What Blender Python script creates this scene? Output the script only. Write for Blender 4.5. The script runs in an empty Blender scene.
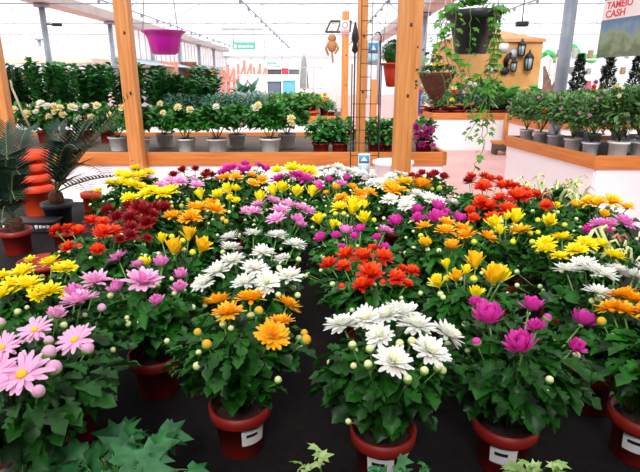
import bpy, math, random
import numpy as np
from mathutils import Vector, Matrix, Quaternion
random.seed(7)
RNG = random.Random(11)
SC = bpy.context.scene
COL = SC.collection
PI = math.pi
# ------------------------------------------------------------------ camera
F = 520.0
PITCH = math.radians(17.0)
CH = 1.5
CP, SP = math.cos(PITCH), math.sin(PITCH)

def ray(px, py):
    a, b = (px - 320) / F, -(py - 236) / F
    return Vector((a, CP + b * SP, -SP + b * CP))

def at(px, py, z):
    d = ray(px, py)
    return Vector((0, 0, CH)) + d * ((z - CH) / d.z)

def atd(px, py, Y):
    d = ray(px, py)
    return Vector((0, 0, CH)) + d * (Y / d.y)

cam = bpy.data.objects.new('camera', bpy.data.cameras.new('camera'))
COL.objects.link(cam)
cam.location = (0, 0, CH)
cam.rotation_euler = (PI / 2 - PITCH, 0, 0)
cam.data.sensor_width = 36
cam.data.lens = 36 * F / 640
cam.data.clip_start = 0.02
cam.data.clip_end = 400
SC.camera = cam

# ------------------------------------------------------------------ materials
def lin(h):
    h = h.lstrip('#')
    out = []
    for i in (0, 2, 4):
        c = int(h[i:i + 2], 16) / 255
        out.append(c / 12.92 if c <= .04045 else ((c + .055) / 1.055) ** 2.4)
    return (*out, 1)

MATS = {}
def mat(name, c1, c2=None, rough=.55, scale=20, trans=0, stretch=(1, 1, 1), bump=0, spec=.5, metal=0, rnd=False, tcol=None):
    if name in MATS: return MATS[name]
    m = bpy.data.materials.new(name); m.use_nodes = True
    nt = m.node_tree; N = nt.nodes; L = nt.links
    b = N['Principled BSDF']; out = N['Material Output']
    b.inputs['Roughness'].default_value = rough
    b.inputs['Specular IOR Level'].default_value = spec
    b.inputs['Metallic'].default_value = metal
    if c2 is None:
        b.inputs['Base Color'].default_value = lin(c1)
        colsock = None
    else:
        tc = N.new('ShaderNodeTexCoord'); mp = N.new('ShaderNodeMapping'); nz = N.new('ShaderNodeTexNoise')
        mp.inputs['Scale'].default_value = stretch
        nz.inputs['Scale'].default_value = scale; nz.inputs['Detail'].default_value = 4
        L.new(tc.outputs['Object'], mp.inputs[0]); L.new(mp.outputs[0], nz.inputs['Vector'])
        rp = N.new('ShaderNodeValToRGB')
        rp.color_ramp.elements[0].position = .32; rp.color_ramp.elements[1].position = .68
        rp.color_ramp.elements[0].color = lin(c1); rp.color_ramp.elements[1].color = lin(c2)
        L.new(nz.outputs[0], rp.inputs[0])
        colsock = rp.outputs[0]
        if rnd:
            oi = N.new('ShaderNodeObjectInfo'); hs = N.new('ShaderNodeHueSaturation')
            mr = N.new('ShaderNodeMapRange'); mr.inputs[3].default_value = .78; mr.inputs[4].default_value = 1.25
            L.new(oi.outputs['Random'], mr.inputs[0]); L.new(mr.outputs[0], hs.inputs['Value']); L.new(colsock, hs.inputs['Color'])
            colsock = hs.outputs[0]
        L.new(colsock, b.inputs['Base Color'])
        if bump:
            bp = N.new('ShaderNodeBump'); bp.inputs['Strength'].default_value = bump; bp.inputs['Distance'].default_value = .02
            L.new(nz.outputs[0], bp.inputs['Height']); L.new(bp.outputs[0], b.inputs['Normal'])
    if trans:
        t = N.new('ShaderNodeBsdfTranslucent'); mx = N.new('ShaderNodeMixShader'); mx.inputs[0].default_value = trans
        if tcol: t.inputs[0].default_value = lin(tcol)
        elif colsock: L.new(colsock, t.inputs[0])
        else: t.inputs[0].default_value = lin(c1)
        L.new(b.outputs[0], mx.inputs[1]); L.new(t.outputs[0], mx.inputs[2]); L.new(mx.outputs[0], out.inputs[0])
    MATS[name] = m
    return m

LEAF = mat('mum_leaf', '#082408', '#266a1a', .42, 22, .1, rnd=True, tcol='#2e7a14', spec=.25)
LEAFSTEM = mat('green_stem', '#4f7d33', '#6d9a45', .5, 30)
DARKLEAF = mat('shrub_leaf', '#184c18', '#3e8a30', .42, 6, .15, rnd=True, spec=.3)
TALLLEAF = mat('tall_leaf', '#15481c', '#357e34', .4, 5, .12, rnd=True, spec=.35)
LIMELEAF = mat('lime_leaf', '#5c9a34', '#9cc653', .45, 8, .3)
BLUELEAF = mat('bluegreen_leaf', '#2c5a45', '#5a8f72', .45, 8, .15, rnd=True)
SILVERLEAF = mat('silver_leaf', '#9fb0aa', '#ccd8d2', .6, 8, .2)
ROSELEAF = mat('rose_leaf', '#3c6a36', '#74a25c', .5, 10, .2, rnd=True)
REDLEAF = mat('burgundy_leaf', '#4a1626', '#7b2a3c', .45, 10, .2)
IVYLEAF = mat('ivy_leaf', '#1f6030', '#478f52', .4, 30, .2)
VARLEAF = mat('variegated_leaf', '#6fae4a', '#d5e2a0', .45, 40, .25)
VINELEAF = mat('vine_leaf', '#2f7420', '#66a436', .42, 12, .3)
PALM = mat('sago_leaf', '#10281c', '#284a38', .45, 12, .06)
PALERACHIS = mat('rachis', '#5c6e3c', '#7a8a50', .5, 12)
WILT = mat('wilted_shoot', '#c4cc88', '#e6e8bc', .7, 30, .2)
WILTRED = mat('wilted_stem', '#9a5c50', '#bf8a70', .7, 30)
PETAL = {
 'white':   (mat('petal_white', '#f6f6f0', trans=.25, rough=.6), mat('petal_white_in', '#f4f4dc', trans=.25, rough=.6)),
 'yellow':  (mat('petal_yellow', '#ffee1e', trans=.3, rough=.55, tcol='#ffec10'), mat('petal_yellow_in', '#fbdc12', trans=.3, rough=.55)),
 'gold':    (mat('petal_gold', '#fed01a', trans=.3, rough=.55), mat('petal_gold_in', '#fbb80c', trans=.3, rough=.55)),
 'orange':  (mat('petal_orange', '#ffc220', trans=.3, rough=.55, tcol='#ffb808'), mat('petal_orange_in', '#feb010', trans=.3, rough=.55)),
 'red':     (mat('petal_red', '#e4280f', trans=.25, rough=.55), mat('petal_red_in', '#f45c1e', trans=.25, rough=.55)),
 'darkred': (mat('petal_darkred', '#a80e1c', trans=.25, rough=.55), mat('petal_darkred_in', '#8a0a18', trans=.25, rough=.55)),
 'magenta': (mat('petal_magenta', '#e240b4', trans=.3, rough=.55), mat('petal_magenta_in', '#cc2a9c', trans=.3, rough=.55)),
 'pink':    (mat('petal_pink', '#f8bce2', trans=.3, rough=.6), mat('petal_pink_in', '#ee92d0', trans=.3, rough=.6)),
 'lilac':   (mat('petal_lilac', '#ee98d4', trans=.3, rough=.6), mat('petal_lilac_in', '#dc64b8', trans=.3, rough=.6)),
 'cream':   (mat('petal_cream', '#fcf4ca', trans=.25, rough=.6), mat('petal_cream_in', '#fae8a4', trans=.25, rough=.6)),
}
DISK = mat('flower_disk', '#e0a80c', '#f0c820', .7, 200)
BUDM = mat('bud_cream', '#c9d88c', '#e6e8b4', .6, 60)
CALYX = mat('calyx', '#5f8a3c', '#7ca850', .6, 60)
POTRED = mat('pot_red', '#861710', '#9a1e14', .5, 9)
POTWHITE = mat('pot_white', '#fafbfd', '#f4f6f9', .5, 5)
POTGREY = mat('pot_grey', '#d2d8e0', '#dde2e8', .5, 5)
TERRA = mat('terracotta', '#e23c16', '#ec5424', .5, 8)
PURPLE = mat('pot_purple', '#b8149c', '#c41ca8', .4, 5)
BLACKPOT = mat('pot_black', '#262a30', '#30343c', .45, 5)
COIR = mat('coir', '#3e2418', '#6e4630', .95, 60, bump=.8)
SOIL = mat('soil', '#1c1410', '#3a2a20', .95, 60, bump=.6)
PAPER = mat('paper', '#eeeeee', rough=.6)
INK = mat('ink', '#15161c', rough=.6)
FABRIC = mat('table_fabric', '#110d0e', '#1b1617', .85, 60, bump=.1, spec=.2)
WOODV = mat('wood_upright', '#c57c3e', '#dc9a58', .5, 3, stretch=(14, 14, .7), bump=.05)
WOODH = mat('wood_rail', '#bf6c2a', '#d48640', .5, 3, stretch=(.7, 14, 14), bump=.05)
PLANK = mat('old_plank', '#4a3c34', '#6e5c50', .8, 3, stretch=(1, 12, 12))
KNOT = mat('wood_knot', '#5a2c14', rough=.6)
PANEL = mat('white_panel', '#efecf2', '#f6f4f8', .55, 1.5, stretch=(.6, .6, 2), bump=.25)
METAL = mat('galvanised', '#8b97a6', '#a6b0bc', .45, 4, metal=.3)
DARKMETAL = mat('black_iron', '#17181b', rough=.5)
WIRE = mat('wire', '#5c5f66', rough=.5)
LIGHTMETAL = mat('pale_steel', '#c0c4ca', rough=.5)

# ------------------------------------------------------------------ mesh helpers
class MB:
    def __init__(s): s.v = []; s.f = []; s.m = []; s.n = 0
    def add(s, verts, faces, mi=0):
        s.v.append(np.asarray(verts, float).reshape(-1, 3)); o = s.n
        s.f.extend([[i + o for i in f] for f in faces]); s.m.extend([mi] * len(faces)); s.n += len(s.v[-1])
        return s
    def mesh(s, name, mats, smooth=True):
        me = bpy.data.meshes.new(name)
        v = np.concatenate(s.v) if s.v else np.zeros((0, 3))
        me.from_pydata(v.tolist(), [], s.f)
        for m in (mats if isinstance(mats, (list, tuple)) else [mats]): me.materials.append(m)
        me.polygons.foreach_set('material_index', s.m)
        me.polygons.foreach_set('use_smooth', [smooth] * len(s.f))
        me.update()
        return me
    def build(s, name, mats, parent=None, smooth=True, loc=None):
        return link(name, s.mesh(name, mats, smooth), parent, loc)

def link(name, me, parent=None, loc=None, rot=None, sc=None):
    o = bpy.data.objects.new(name, me); COL.objects.link(o)
    if parent is not None: o.parent = parent
    if loc is not None: o.location = loc
    if rot is not None:
        o.rotation_mode = 'QUATERNION'; o.rotation_quaternion = rot
    if sc is not None: o.scale = (sc, sc, sc) if not hasattr(sc, '__len__') else sc
    return o

def tag(o, label, cat, group=None):
    o['label'] = label; o['category'] = cat
    if group: o['group'] = group
    return o
def thing(name, label, cat, loc, group=None, rz=0):
    o = bpy.data.objects.new(name, None); COL.objects.link(o)
    o.location = loc; o.rotation_euler = (0, 0, rz); o.empty_display_size = .05
    return tag(o, label, cat, group)
def struct(o):
    o['kind'] = 'structure'; return o

def box(mb, c, s, mi=0, bev=0):
    x, y, z = [a / 2 for a in s]; cx, cy, cz = c
    if bev <= 0:
        v = [(cx + i * x, cy + j * y, cz + k * z) for i in (-1, 1) for j in (-1, 1) for k in (-1, 1)]
        f = [(0, 1, 3, 2), (4, 6, 7, 5), (0, 4, 5, 1), (2, 3, 7, 6), (0, 2, 6, 4), (1, 5, 7, 3)]
        return mb.add(v, f, mi)
    import bmesh
    bm = bmesh.new(); bmesh.ops.create_cube(bm, size=1)
    bmesh.ops.scale(bm, vec=s, verts=bm.verts)
    bmesh.ops.bevel(bm, geom=bm.edges[:], offset=bev, segments=2, affect='EDGES', profile=.6)
    bm.verts.index_update()
    v = [(p.co.x + cx, p.co.y + cy, p.co.z + cz) for p in bm.verts]
    f = [[q.index for q in p.verts] for p in bm.faces]; bm.free()
    return mb.add(v, f, mi)

def tube(mb, pts, r, n=6, mi=0, cap=True):
    pts = [Vector(p) for p in pts]; V = []; Fc = []
    rr = r if hasattr(r, '__len__') else [r] * len(pts)
    u = None
    for i, p in enumerate(pts):
        d = (pts[min(i + 1, len(pts) - 1)] - pts[max(i - 1, 0)])
        d = d.normalized() if d.length > 1e-9 else Vector((0, 0, 1))
        if u is None:
            u = d.cross(Vector((0, 0, 1)) if abs(d.z) < .9 else Vector((1, 0, 0))).normalized()
        else:
            u = (u - d * u.dot(d)).normalized()
        w = d.cross(u)
        for k in range(n):
            a = 2 * PI * k / n
            V.append(p + (u * math.cos(a) + w * math.sin(a)) * rr[i])
    for i in range(len(pts) - 1):
        for k in range(n):
            Fc.append((i * n + k, i * n + (k + 1) % n, (i + 1) * n + (k + 1) % n, (i + 1) * n + k))
    if cap:
        Fc.append(list(range(n))[::-1]); Fc.append([(len(pts) - 1) * n + k for k in range(n)])
    return mb.add([tuple(v) for v in V], Fc, mi)

def lathe(mb, prof, n=28, c=(0, 0, 0), mi=0, wob=None):
    V = []; Fc = []
    for (r, z) in prof:
        for k in range(n):
            a = 2 * PI * k / n
            q = r if wob is None else r * (1 + wob(a, z))
            V.append((c[0] + q * math.cos(a), c[1] + q * math.sin(a), c[2] + z))
    m = len(prof)
    for i in range(m - 1):
        for k in range(n):
            Fc.append((i * n + k, i * n + (k + 1) % n, (i + 1) * n + (k + 1) % n, (i + 1) * n + k))
    Fc.append(list(range(n))[::-1])
    Fc.append([(m - 1) * n + k for k in range(n)])
    return mb.add(V, Fc, mi)

def ball(mb, c, r, mi=0, n=10, rings=6):
    r = r if hasattr(r, '__len__') else (r, r, r)
    prof = []
    V = []; Fc = []
    for i in range(rings + 1):
        t = PI * i / rings
        for k in range(n):
            a = 2 * PI * k / n
            V.append((c[0] + r[0] * math.sin(t) * math.cos(a), c[1] + r[1] * math.sin(t) * math.sin(a), c[2] - r[2] * math.cos(t)))
    for i in range(rings):
        for k in range(n):
            Fc.append((i * n + k, i * n + (k + 1) % n, (i + 1) * n + (k + 1) % n, (i + 1) * n + k))
    return mb.add(V, Fc, mi)

# leaf templates: x across, y along (0..1), z up
def strip_leaf(secs, fold=.12, bend=-.25, wave=0):
    V = []; Fc = []
    for (t, w, fw) in secs:
        z = bend * t * t
        V.append((-w, t + fw, z + fold * w * 1.6 + wave * math.sin(t * 9)))
        V.append((0, t, z))
        V.append((w, t + fw, z + fold * w * 1.6 - wave * math.sin(t * 9)))
    for i in range(len(secs) - 1):
        a = 3 * i; b = 3 * i + 3
        Fc += [(a, a + 1, b + 1, b), (a + 1, a + 2, b + 2, b + 1)]
    return np.array(V), Fc
MUM = strip_leaf([(0, .02, 0), (.2, .06, .0), (.3, .2, .07), (.36, .21, .1), (.43, .12, .02), (.54, .27, .08), (.61, .28, .1), (.68, .16, .02), (.78, .22, .07), (.85, .2, .08), (.91, .12, .03), (1, .02, 0)], .3, -.35, .02)
OVAL = strip_leaf([(0, .02, 0), (.25, .22, 0), (.55, .28, 0), (.8, .17, 0), (1, .0, 0)], .2, -.25)
LANCE = strip_leaf([(0, .03, 0), (.3, .13, 0), (.65, .12, 0), (1, .0, 0)], .3, -.3)
SMALL = strip_leaf([(0, .05, 0), (.45, .3, 0), (1, .0, 0)], .2, -.2)
def ivy_leaf():
    pts = [(0, 0), (.18, -.12), (.5, .02), (.34, .22), (.56, .58), (.22, .5), (0, 1.0), (-.22, .5), (-.56, .58), (-.34, .22), (-.5, .02), (-.18, -.12)]
    V = [(0, .28, .05)]
    for (x, y) in pts:
        r2 = x * x + (y - .3) ** 2
        V.append((x, y, -.18 * r2))
    n = len(pts)
    return np.array(V), [(0, 1 + i, 1 + (i + 1) % n) for i in range(n)]
IVY = ivy_leaf()

def basis(d, up):
    d = d.normalized(); x = d.cross(up)
    if x.length < 1e-4: x = d.cross(Vector((1, 0, 0)))
    x.normalize(); z = x.cross(d)
    return np.array([tuple(x), tuple(d), tuple(z)])

def leaf(mb, tmpl, p, d, size, up=None, mi=0, wid=1.0, rng=RNG):
    up = up or Vector((rng.gauss(0, .3), rng.gauss(0, .3), 1))
    B = basis(Vector(d), up)
    v = tmpl[0] * np.array([wid, 1, 1]) * size
    mb.add(v @ B + np.array(tuple(p)), tmpl[1], mi)

def bush(mb, c, rad, n, tmpl, size, rng, mi=0, wid=1.0, shell=.45, flat=.3, zmin=-1):
    c = Vector(c)
    k = 0
    while k < n:
        d = Vector((rng.gauss(0, 1), rng.gauss(0, 1), rng.gauss(0, 1))).normalized()
        if d.z < zmin: continue
        k += 1
        q = shell + (1 - shell) * rng.random() ** .6
        p = c + Vector((d.x * rad[0] * q, d.y * rad[1] * q, d.z * rad[2] * q))
        out = Vector((d.x + rng.gauss(0, .35), d.y + rng.gauss(0, .35), d.z * .5 + rng.gauss(0, .35) + .1))
        s = size * rng.uniform(.7, 1.25)
        leaf(mb, tmpl, p - out.normalized() * s * .5, out, s, Vector((d.x * flat + rng.gauss(0, .3), d.y * flat + rng.gauss(0, .3), 1)), mi, wid)

# ------------------------------------------------------------------ blossoms
def petal(mb, az, el, L, W, curl, mi, r0=.05, tipw=.85, rng=RNG):
    ca, sa = math.cos(az), math.sin(az)
    V = []; Fc = []
    rad, z, e = r0, 0.0, el
    secs = 5
    for i in range(secs):
        t = i / (secs - 1)
        w = W * (.35 + .65 * math.sin(PI * min(1, t * .62 + .12))) if t < .99 else W * tipw * .45
        ce, se = math.cos(e), math.sin(e)
        px, pz = rad, z
        for s in (-1, 0, 1):
            dx = -sa * s * w; dy = ca * s * w
            lift = .22 * w * abs(s)
            V.append((ca * (px - lift * se) + dx, sa * (px - lift * se) + dy, pz + lift * ce))
        step = L / (secs - 1)
        rad += ce * step; z += se * step; e += curl / (secs - 1)
    for i in range(secs - 1):
        a = 3 * i; b = a + 3
        Fc += [(a, a + 1, b + 1, b), (a + 1, a + 2, b + 2, b + 1)]
    mb.add(V, Fc, mi)

def make_blossom(kind, color, seed):
    rng = random.Random(seed)
    mb = MB()
    # unit radius ~ .5 (diameter 1)
    R = math.radians
    def ring(n, el, L, W, curl, mi, r0=.05, off=0, jit=9):
        for k in range(n):
            petal(mb, 2 * PI * (k + off + rng.uniform(-.25, .25)) / n, R(el + rng.gauss(0, jit)), L * rng.uniform(.85, 1.12), W, R(curl + rng.gauss(0, 12)), mi, r0)
    if kind == 'double':
        ring(17, 2, .48, .07, 12, 0); ring(16, 18, .45, .066, 8, 0, off=.5); ring(14, 36, .38, .06, 5, 0); ring(11, 56, .29, .055, -6, 1); ring(7, 76, .19, .045, -15, 1, .02)
    elif kind == 'pom':
        ring(15, -6, .46, .085, 25, 0); ring(14, 20, .46, .085, 22, 0, off=.5); ring(12, 44, .44, .08, 18, 1); ring(9, 64, .40, .07, 15, 1); ring(5, 80, .33, .06, 15, 0, .02)
    elif kind == 'cup':
        ring(12, 22, .56, .11, 50, 0, .07); ring(12, 40, .58, .11, 42, 0, .06, .5); ring(9, 58, .54, .1, 34, 0, .05); ring(7, 74, .5, .09, 24, 1, .03)
    elif kind == 'tulip':
        ring(10, 58, .8, .13, -4, 0, .08, jit=8); ring(9, 70, .85, .13, 4, 0, .06, .5, 7); ring(7, 82, .78, .12, 8, 1, .03, jit=5)
    elif kind == 'daisy':
        ring(14, 6, .47, .068, -6, 0, .09, jit=5); ring(12, 16, .42, .06, -6, 0, .08, .5, 6)
        ball(mb, (0, 0, .03), (.11, .11, .06), 2, 12, 6)
    elif kind == 'semi':
        ring(14, 10, .48, .085, 0, 0, .06); ring(13, 28, .46, .08, 0, 0, .06, .5); ring(11, 46, .39, .075, 0, 0, .05); ring(8, 66, .29, .065, 0, 1, .03)
    # calyx
    ball(mb, (0, 0, -.03), (.11, .11, .07), 3, 8, 5)
    return mb.mesh('blossom_' + kind + '_' + color, [PETAL[color][0], PETAL[color][1], DISK, CALYX])
BL = {}
def blossom_mesh(kind, color, i):
    k = (kind, color, i % 3)
    if k not in BL: BL[k] = make_blossom(kind, color, hash(kind) % 7 * 0 + len(BL) * 13 + 5)
    return BL[k]

BUDS = {}
def bud_mesh(color):
    if color not in BUDS:
        mb = MB()
        ball(mb, (0, 0, .5), (.5, .5, .48), 0, 10, 6)
        lathe(mb, [(.12, -.2), (.4, .05), (.54, .38), (.5, .5)], 10, mi=1)
        BUDS[color] = mb.mesh('bud_' + color, [BUDM if color == 'green' else PETAL[color][0], CALYX])
    return BUDS[color]

# pots
def pot_mesh(name, rt, rb, h, rim, m, wob=None):
    mb = MB()
    t = .006
    lathe(mb, [(rb, 0), (rb + .002, .002), (rt - .012, h - rim), (rt - .002, h - rim), (rt, h - rim + .004), (rt + .002, h), (rt - t, h), (rt - t - .004, h - .02), (rb * .9, h - .03)], 28, wob=wob)
    return mb.mesh(name, [m])
MUMPOT = pot_mesh('mum_pot', .068, .048, .115, .03, POTRED)
def soil_mesh(r, name='soil'):
    mb = MB(); lathe(mb, [(r * .9, -.012), (r, -.004), (r * .7, .004), (r * .2, .008)], 20)
    return mb.mesh(name, [SOIL])
MUMSOIL = soil_mesh(.058)
TZ = .69      # table top height

def pot_label(parent, az, rt=.066, z0=.038, z1=.078, half=.5):
    mb = MB(); n = 6
    def rr(z): return .049 + (rt - .012 - .048) * z / .085 + .0022
    V = []; Fc = []
    for i in range(n + 1):
        a = az + (-half + 2 * half * i / n)
        for z in (z0, z1): V.append((rr(z) * math.cos(a), rr(z) * math.sin(a), z))
    for i in range(n): Fc.append((2 * i, 2 * i + 2, 2 * i + 3, 2 * i + 1))
    mb.add(V, Fc, 0)
    def bar(a0, a1, za, zb):
        V = []; Fc = []
        for i in range(5):
            a = az + a0 + (a1 - a0) * i / 4
            for z in (za, zb): V.append(((rr(z) + .0006) * math.cos(a), (rr(z) + .0006) * math.sin(a), z))
        for i in range(4): Fc.append((2 * i, 2 * i + 2, 2 * i + 3, 2 * i + 1))
        mb.add(V, Fc, 1)
    bar(-.32, .16, .059, .067)
    o = mb.build('price_label', [PAPER, INK], parent)
    o['label'] = 'white paper price label'

# ------------------------------------------------------------------ chrysanthemums on the table
def mum(label, color, kinds, size, flowers, base=None, R=.15, ztop=1.03, nb=14, nleaf=190, cbud=None, cbuds=(), face=0, plabel=None, leafsize=.062, buds=()):
    cx = sum(f[0] for f in flowers) / len(flowers); cy = sum(f[1] for f in flowers) / len(flowers)
    c = at(base[0], base[1], TZ + .115) if base else at(cx, cy, ztop - .02)
    rng = random.Random(int(cx * 7 + cy * 13))
    root = thing('chrysanthemum', label, 'potted flower', (c.x, c.y, TZ), 'potted chrysanthemums on the black table', 0)
    p = link('pot', MUMPOT, root)
    link('soil', MUMSOIL, root, (0, 0, .1))
    if plabel is not None: pot_label(p, plabel)
    H = ztop - TZ
    stem = MB(); fol = MB()
    def dome(px, py):
        z = ztop
        for _ in range(8):
            q = at(px, py, z); r = math.hypot(q.x - c.x, (q.y - c.y) * (1 if q.y < c.y else .3))
            z = .5 * z + .5 * (ztop - .06 * min(1.0, (r / R) ** 2))
        return at(px, py, z)
    def add_stem(loc, r=.0022):
        a = math.atan2(loc.y, loc.x); b = Vector((.02 * math.cos(a), .02 * math.sin(a), .1))
        mid = Vector((loc.x * .45, loc.y * .45, .1 + (loc.z - .1) * .55))
        pts = []
        for i in range(6):
            t = i / 5
            pts.append(b * (1 - t) ** 2 + mid * 2 * t * (1 - t) + loc * t * t)
        tube(stem, pts, [r * (1.5 - .6 * i / 5) for i in range(6)], 5)
        return pts
    tops = []
    for i, f in enumerate(flowers):
        kind = f[2] if len(f) > 2 and f[2] else kinds[i % len(kinds)]
        s = size * (f[3] if len(f) > 3 else 1) * rng.uniform(.9, 1.12)
        w = dome(f[0], f[1])
        loc = Vector((w.x - c.x, w.y - c.y, w.z - TZ))
        n = Vector((max(-1, min(1, loc.x / R)) * .4, max(-1, min(1, loc.y / R)) * .3, 1)) + Vector((rng.gauss(0, .16), rng.gauss(0, .16) - face, 0))
        q = Vector((0, 0, 1)).rotation_difference(n.normalized()) @ Quaternion((0, 0, 1), rng.random() * 6.28)
        s *= {'cup': .92, 'tulip': .86, 'pom': 1.32, 'semi': 1.25, 'double': 1.12, 'daisy': 1.04}[kind] * (1.12 if c.y > 1.7 else 1)
        col = f[4] if len(f) > 4 else color
        hh = s * .3 if kind == 'tulip' else s * .15 if kind == 'cup' else 0
        lo = loc - n.normalized() * hh
        link('blossom', blossom_mesh(kind, col, i + int(cx)), root, lo, q, s)
        for pt in add_stem(lo - n.normalized() * .003)[2:5]: tops.append(pt)
    def add_bud(loc, r, colr):
        n = Vector((loc.x * 3 + rng.gauss(0, .2), loc.y * 3 + rng.gauss(0, .2), 1)).normalized()
        q = Vector((0, 0, 1)).rotation_difference(n)
        link('bud', bud_mesh(colr), root, loc, q, r * 2)
        for pt in add_stem(loc, .0014)[3:5]: tops.append(pt)
    for b in list(cbuds):
        w = dome(b[0], b[1])
        add_bud(Vector((w.x - c.x, w.y - c.y, w.z - TZ - .012)), .0095 if len(b) < 3 else b[2], cbud or color)
    for b in list(buds):
        w = dome(b[0], b[1]); add_bud(Vector((w.x - c.x, w.y - c.y, w.z - TZ - .008)), .0078, 'green')
    for k in range(nb):
        a = rng.random() * 6.28; r = R * 1.05 * math.sqrt(rng.random())
        add_bud(Vector((r * math.cos(a), r * math.sin(a), H - .02 - .085 * (r / R) ** 2 - rng.uniform(0, .03))), rng.uniform(.0052, .0085), 'green')
    # leaves
    FR = R * .88
    for k in range(int(nleaf * .92)):
        a = rng.random() * 6.28; h = rng.random() ** .62
        prof = .3 + .72 * math.sin(PI * min(1, h * .6 + .02))
        rr = FR * prof * math.sqrt(.08 + .92 * rng.random()) * (1.16 if rng.random() < .12 else 1)
        z = .15 + (H - .175) * h - .05 * (rr / R) ** 2 * h
        d = Vector((math.cos(a), math.sin(a), -.3 + .6 * h + rng.gauss(0, .4)))
        s = leafsize * rng.uniform(.6, 1.45) * (1.15 - .32 * h)
        pz = Vector((rr * math.cos(a), rr * math.sin(a), max(.13, z)))
        st = pz - d.normalized() * s * .7
        leaf(fol, MUM, st, d, s, Vector((rng.gauss(0, .4), rng.gauss(0, .4), 1)), 0, .9)
    for pt in tops:
        if rng.random() < .55:
            a = math.atan2(pt.y, pt.x) + rng.gauss(0, 1.2)
            leaf(fol, MUM, pt, Vector((math.cos(a), math.sin(a), rng.uniform(-.1, .6))), leafsize * rng.uniform(.5, .85))
    fol.build('foliage', [LEAF], root)
    stem.build('stem', [LEAFSTEM], root)
    return root

D_, C_, T_, PM, SE, DA = 'double', 'cup', 'tulip', 'pom', 'semi', 'daisy'
# front rows -------------------------------------------------------
mum('pale pink daisy-like chrysanthemum with yellow centres in the lower left corner', 'pink', [DA], .074,
    [(22, 375, DA, 1.08), (35, 330, DA, .9), (75, 340, DA, 1), (2, 348, DA, .8), (-6, 372, DA, .9)], base=(34, 440), ztop=1.02, R=.2, nleaf=380,
    cbuds=[(55, 316, .013), (46, 352, .013), (52, 367, .014), (85, 347, .012), (36, 388, .011), (0, 324, .013), (48, 339, .009)], nb=12, face=.55)
mum('orange chrysanthemum in a red pot with white label, in front of the big white one', 'orange', [D_], .062,
    [(218, 302), (228, 313, D_, 1.1), (251, 299), (272, 336, D_, 1.0), (288, 305, D_, .9), (281, 322, D_, .8)], base=(240, 402), R=.15, nleaf=300, nb=14,
    cbuds=[(207, 342), (303, 338, .011), (257, 309), (198, 330, .008), (303, 331, .008)], face=.0, plabel=-.9, ztop=1.035)
mum('white chrysanthemum in a red pot at the front centre, label at its foot', 'white', [D_], .07,
    [(343, 325), (366, 319, D_, .85), (402, 314), (416, 326, D_, .9), (447, 335), (393, 362, D_, .95), (430, 352, D_, 1), (380, 336, SE, .6), (386, 316, D_, .8)], base=(383, 426), R=.155, nleaf=280, nb=8,
    buds=[(353, 345), (370, 348), (411, 340), (423, 370), (369, 364), (408, 379), (437, 367), (399, 343)], face=.1, plabel=-1.75, ztop=1.04)
mum('magenta chrysanthemum with half-open blooms in a red labelled pot, front right', 'magenta', [C_], .06,
    [(489, 317, C_, 1.15), (531, 306), (536, 327, C_, .8), (521, 345, C_, 1.1), (583, 321, C_, 1.05), (576, 347, C_, .75), (476, 303, C_, .6)], base=(506, 418), R=.165, nleaf=300, nb=14,
    cbuds=[(478, 340, .009), (484, 301, .009), (546, 316, .009)], plabel=-1.9, ztop=1.035, face=.15)
mum('pale pink chrysanthemum right behind the daisy-like pink one', 'pink', [SE, C_], .058,
    [(80, 302, SE, 1.15), (75, 292, C_, .9, 'lilac'), (96, 282, SE, 1), (56, 314, C_, .8)], R=.16, nleaf=240, nb=12, cbuds=[(101, 306)], base=(66, 396))
mum('two-tone pink chrysanthemum in a bare red pot between yellow and orange plants', 'lilac', [C_], .053,
    [(118, 259, SE, .95), (138, 265, C_, .9), (161, 263, C_, 1), (143, 282, SE, 1.25, 'pink'), (117, 288, C_, 1), (180, 275, C_, 1), (180, 288, C_, .8), (157, 301, C_, .75), (96, 284, SE, .9, 'pink')],
    base=(155, 352), R=.16, nleaf=300, nb=16)
mum('lemon yellow chrysanthemum at left edge in front of the empty pots', 'yellow', [SE], .044,
    [(31, 260, SE, .75), (51, 263), (59, 270), (68, 268, SE, .85), (23, 273), (3, 277, SE, .9), (12, 285), (28, 286, SE, 1.1), (50, 292, SE, 1.15), (3, 295, SE, .9), (66, 295, SE, .7), (37, 297, SE, .7)], R=.17, nleaf=260, nb=16)
mum('large white chrysanthemum with about fourteen blooms, behind the orange one', 'white', [D_], .062,
    [(230, 238), (253, 234), (277, 236), (231, 248), (263, 253), (295, 245), (282, 259, D_, .85), (233, 261), (255, 269), (217, 272), (203, 284), (245, 283), (267, 283), (289, 277)], R=.165, nleaf=260, nb=12,
    buds=[(277, 294), (297, 294), (278, 267), (298, 259), (224, 252)])
mum('orange-red chrysanthemum in the middle, directly behind the front white one', 'red', [PM], .046,
    [(330, 265), (347, 256), (363, 258), (373, 250, PM, .8), (383, 258), (370, 274, PM, 1.2), (363, 286, PM, .9), (344, 267, PM, .7), (397, 278, PM, .8), (407, 284, PM, .55), (412, 271, PM, .6), (402, 269, PM, .6)], R=.15, nleaf=280, nb=12,
    cbuds=[(382, 281), (343, 285)])
mum('tall-budded yellow chrysanthemum behind the front magenta one', 'yellow', [T_], .052,
    [(475, 262, T_, 1.1, 'gold'), (446, 265, T_, .75), (466, 271, T_, .7), (456, 277, T_, .8, 'gold'), (438, 283, T_, .9), (494, 277, T_, 1.3, 'gold'), (502, 276, T_, 1), (476, 294, T_, .95)], R=.15, nleaf=260, nb=18,
    cbuds=[(474, 278), (446, 276, .008)])
mum('white chrysanthemum at the right edge beside the golden orange one', 'white', [D_], .062,
    [(566, 270), (584, 265), (594, 271), (604, 275), (616, 271), (634, 277), (598, 293), (645, 270)], R=.16, nleaf=240, nb=12, base=(597, 366), plabel=-.9)
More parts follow.
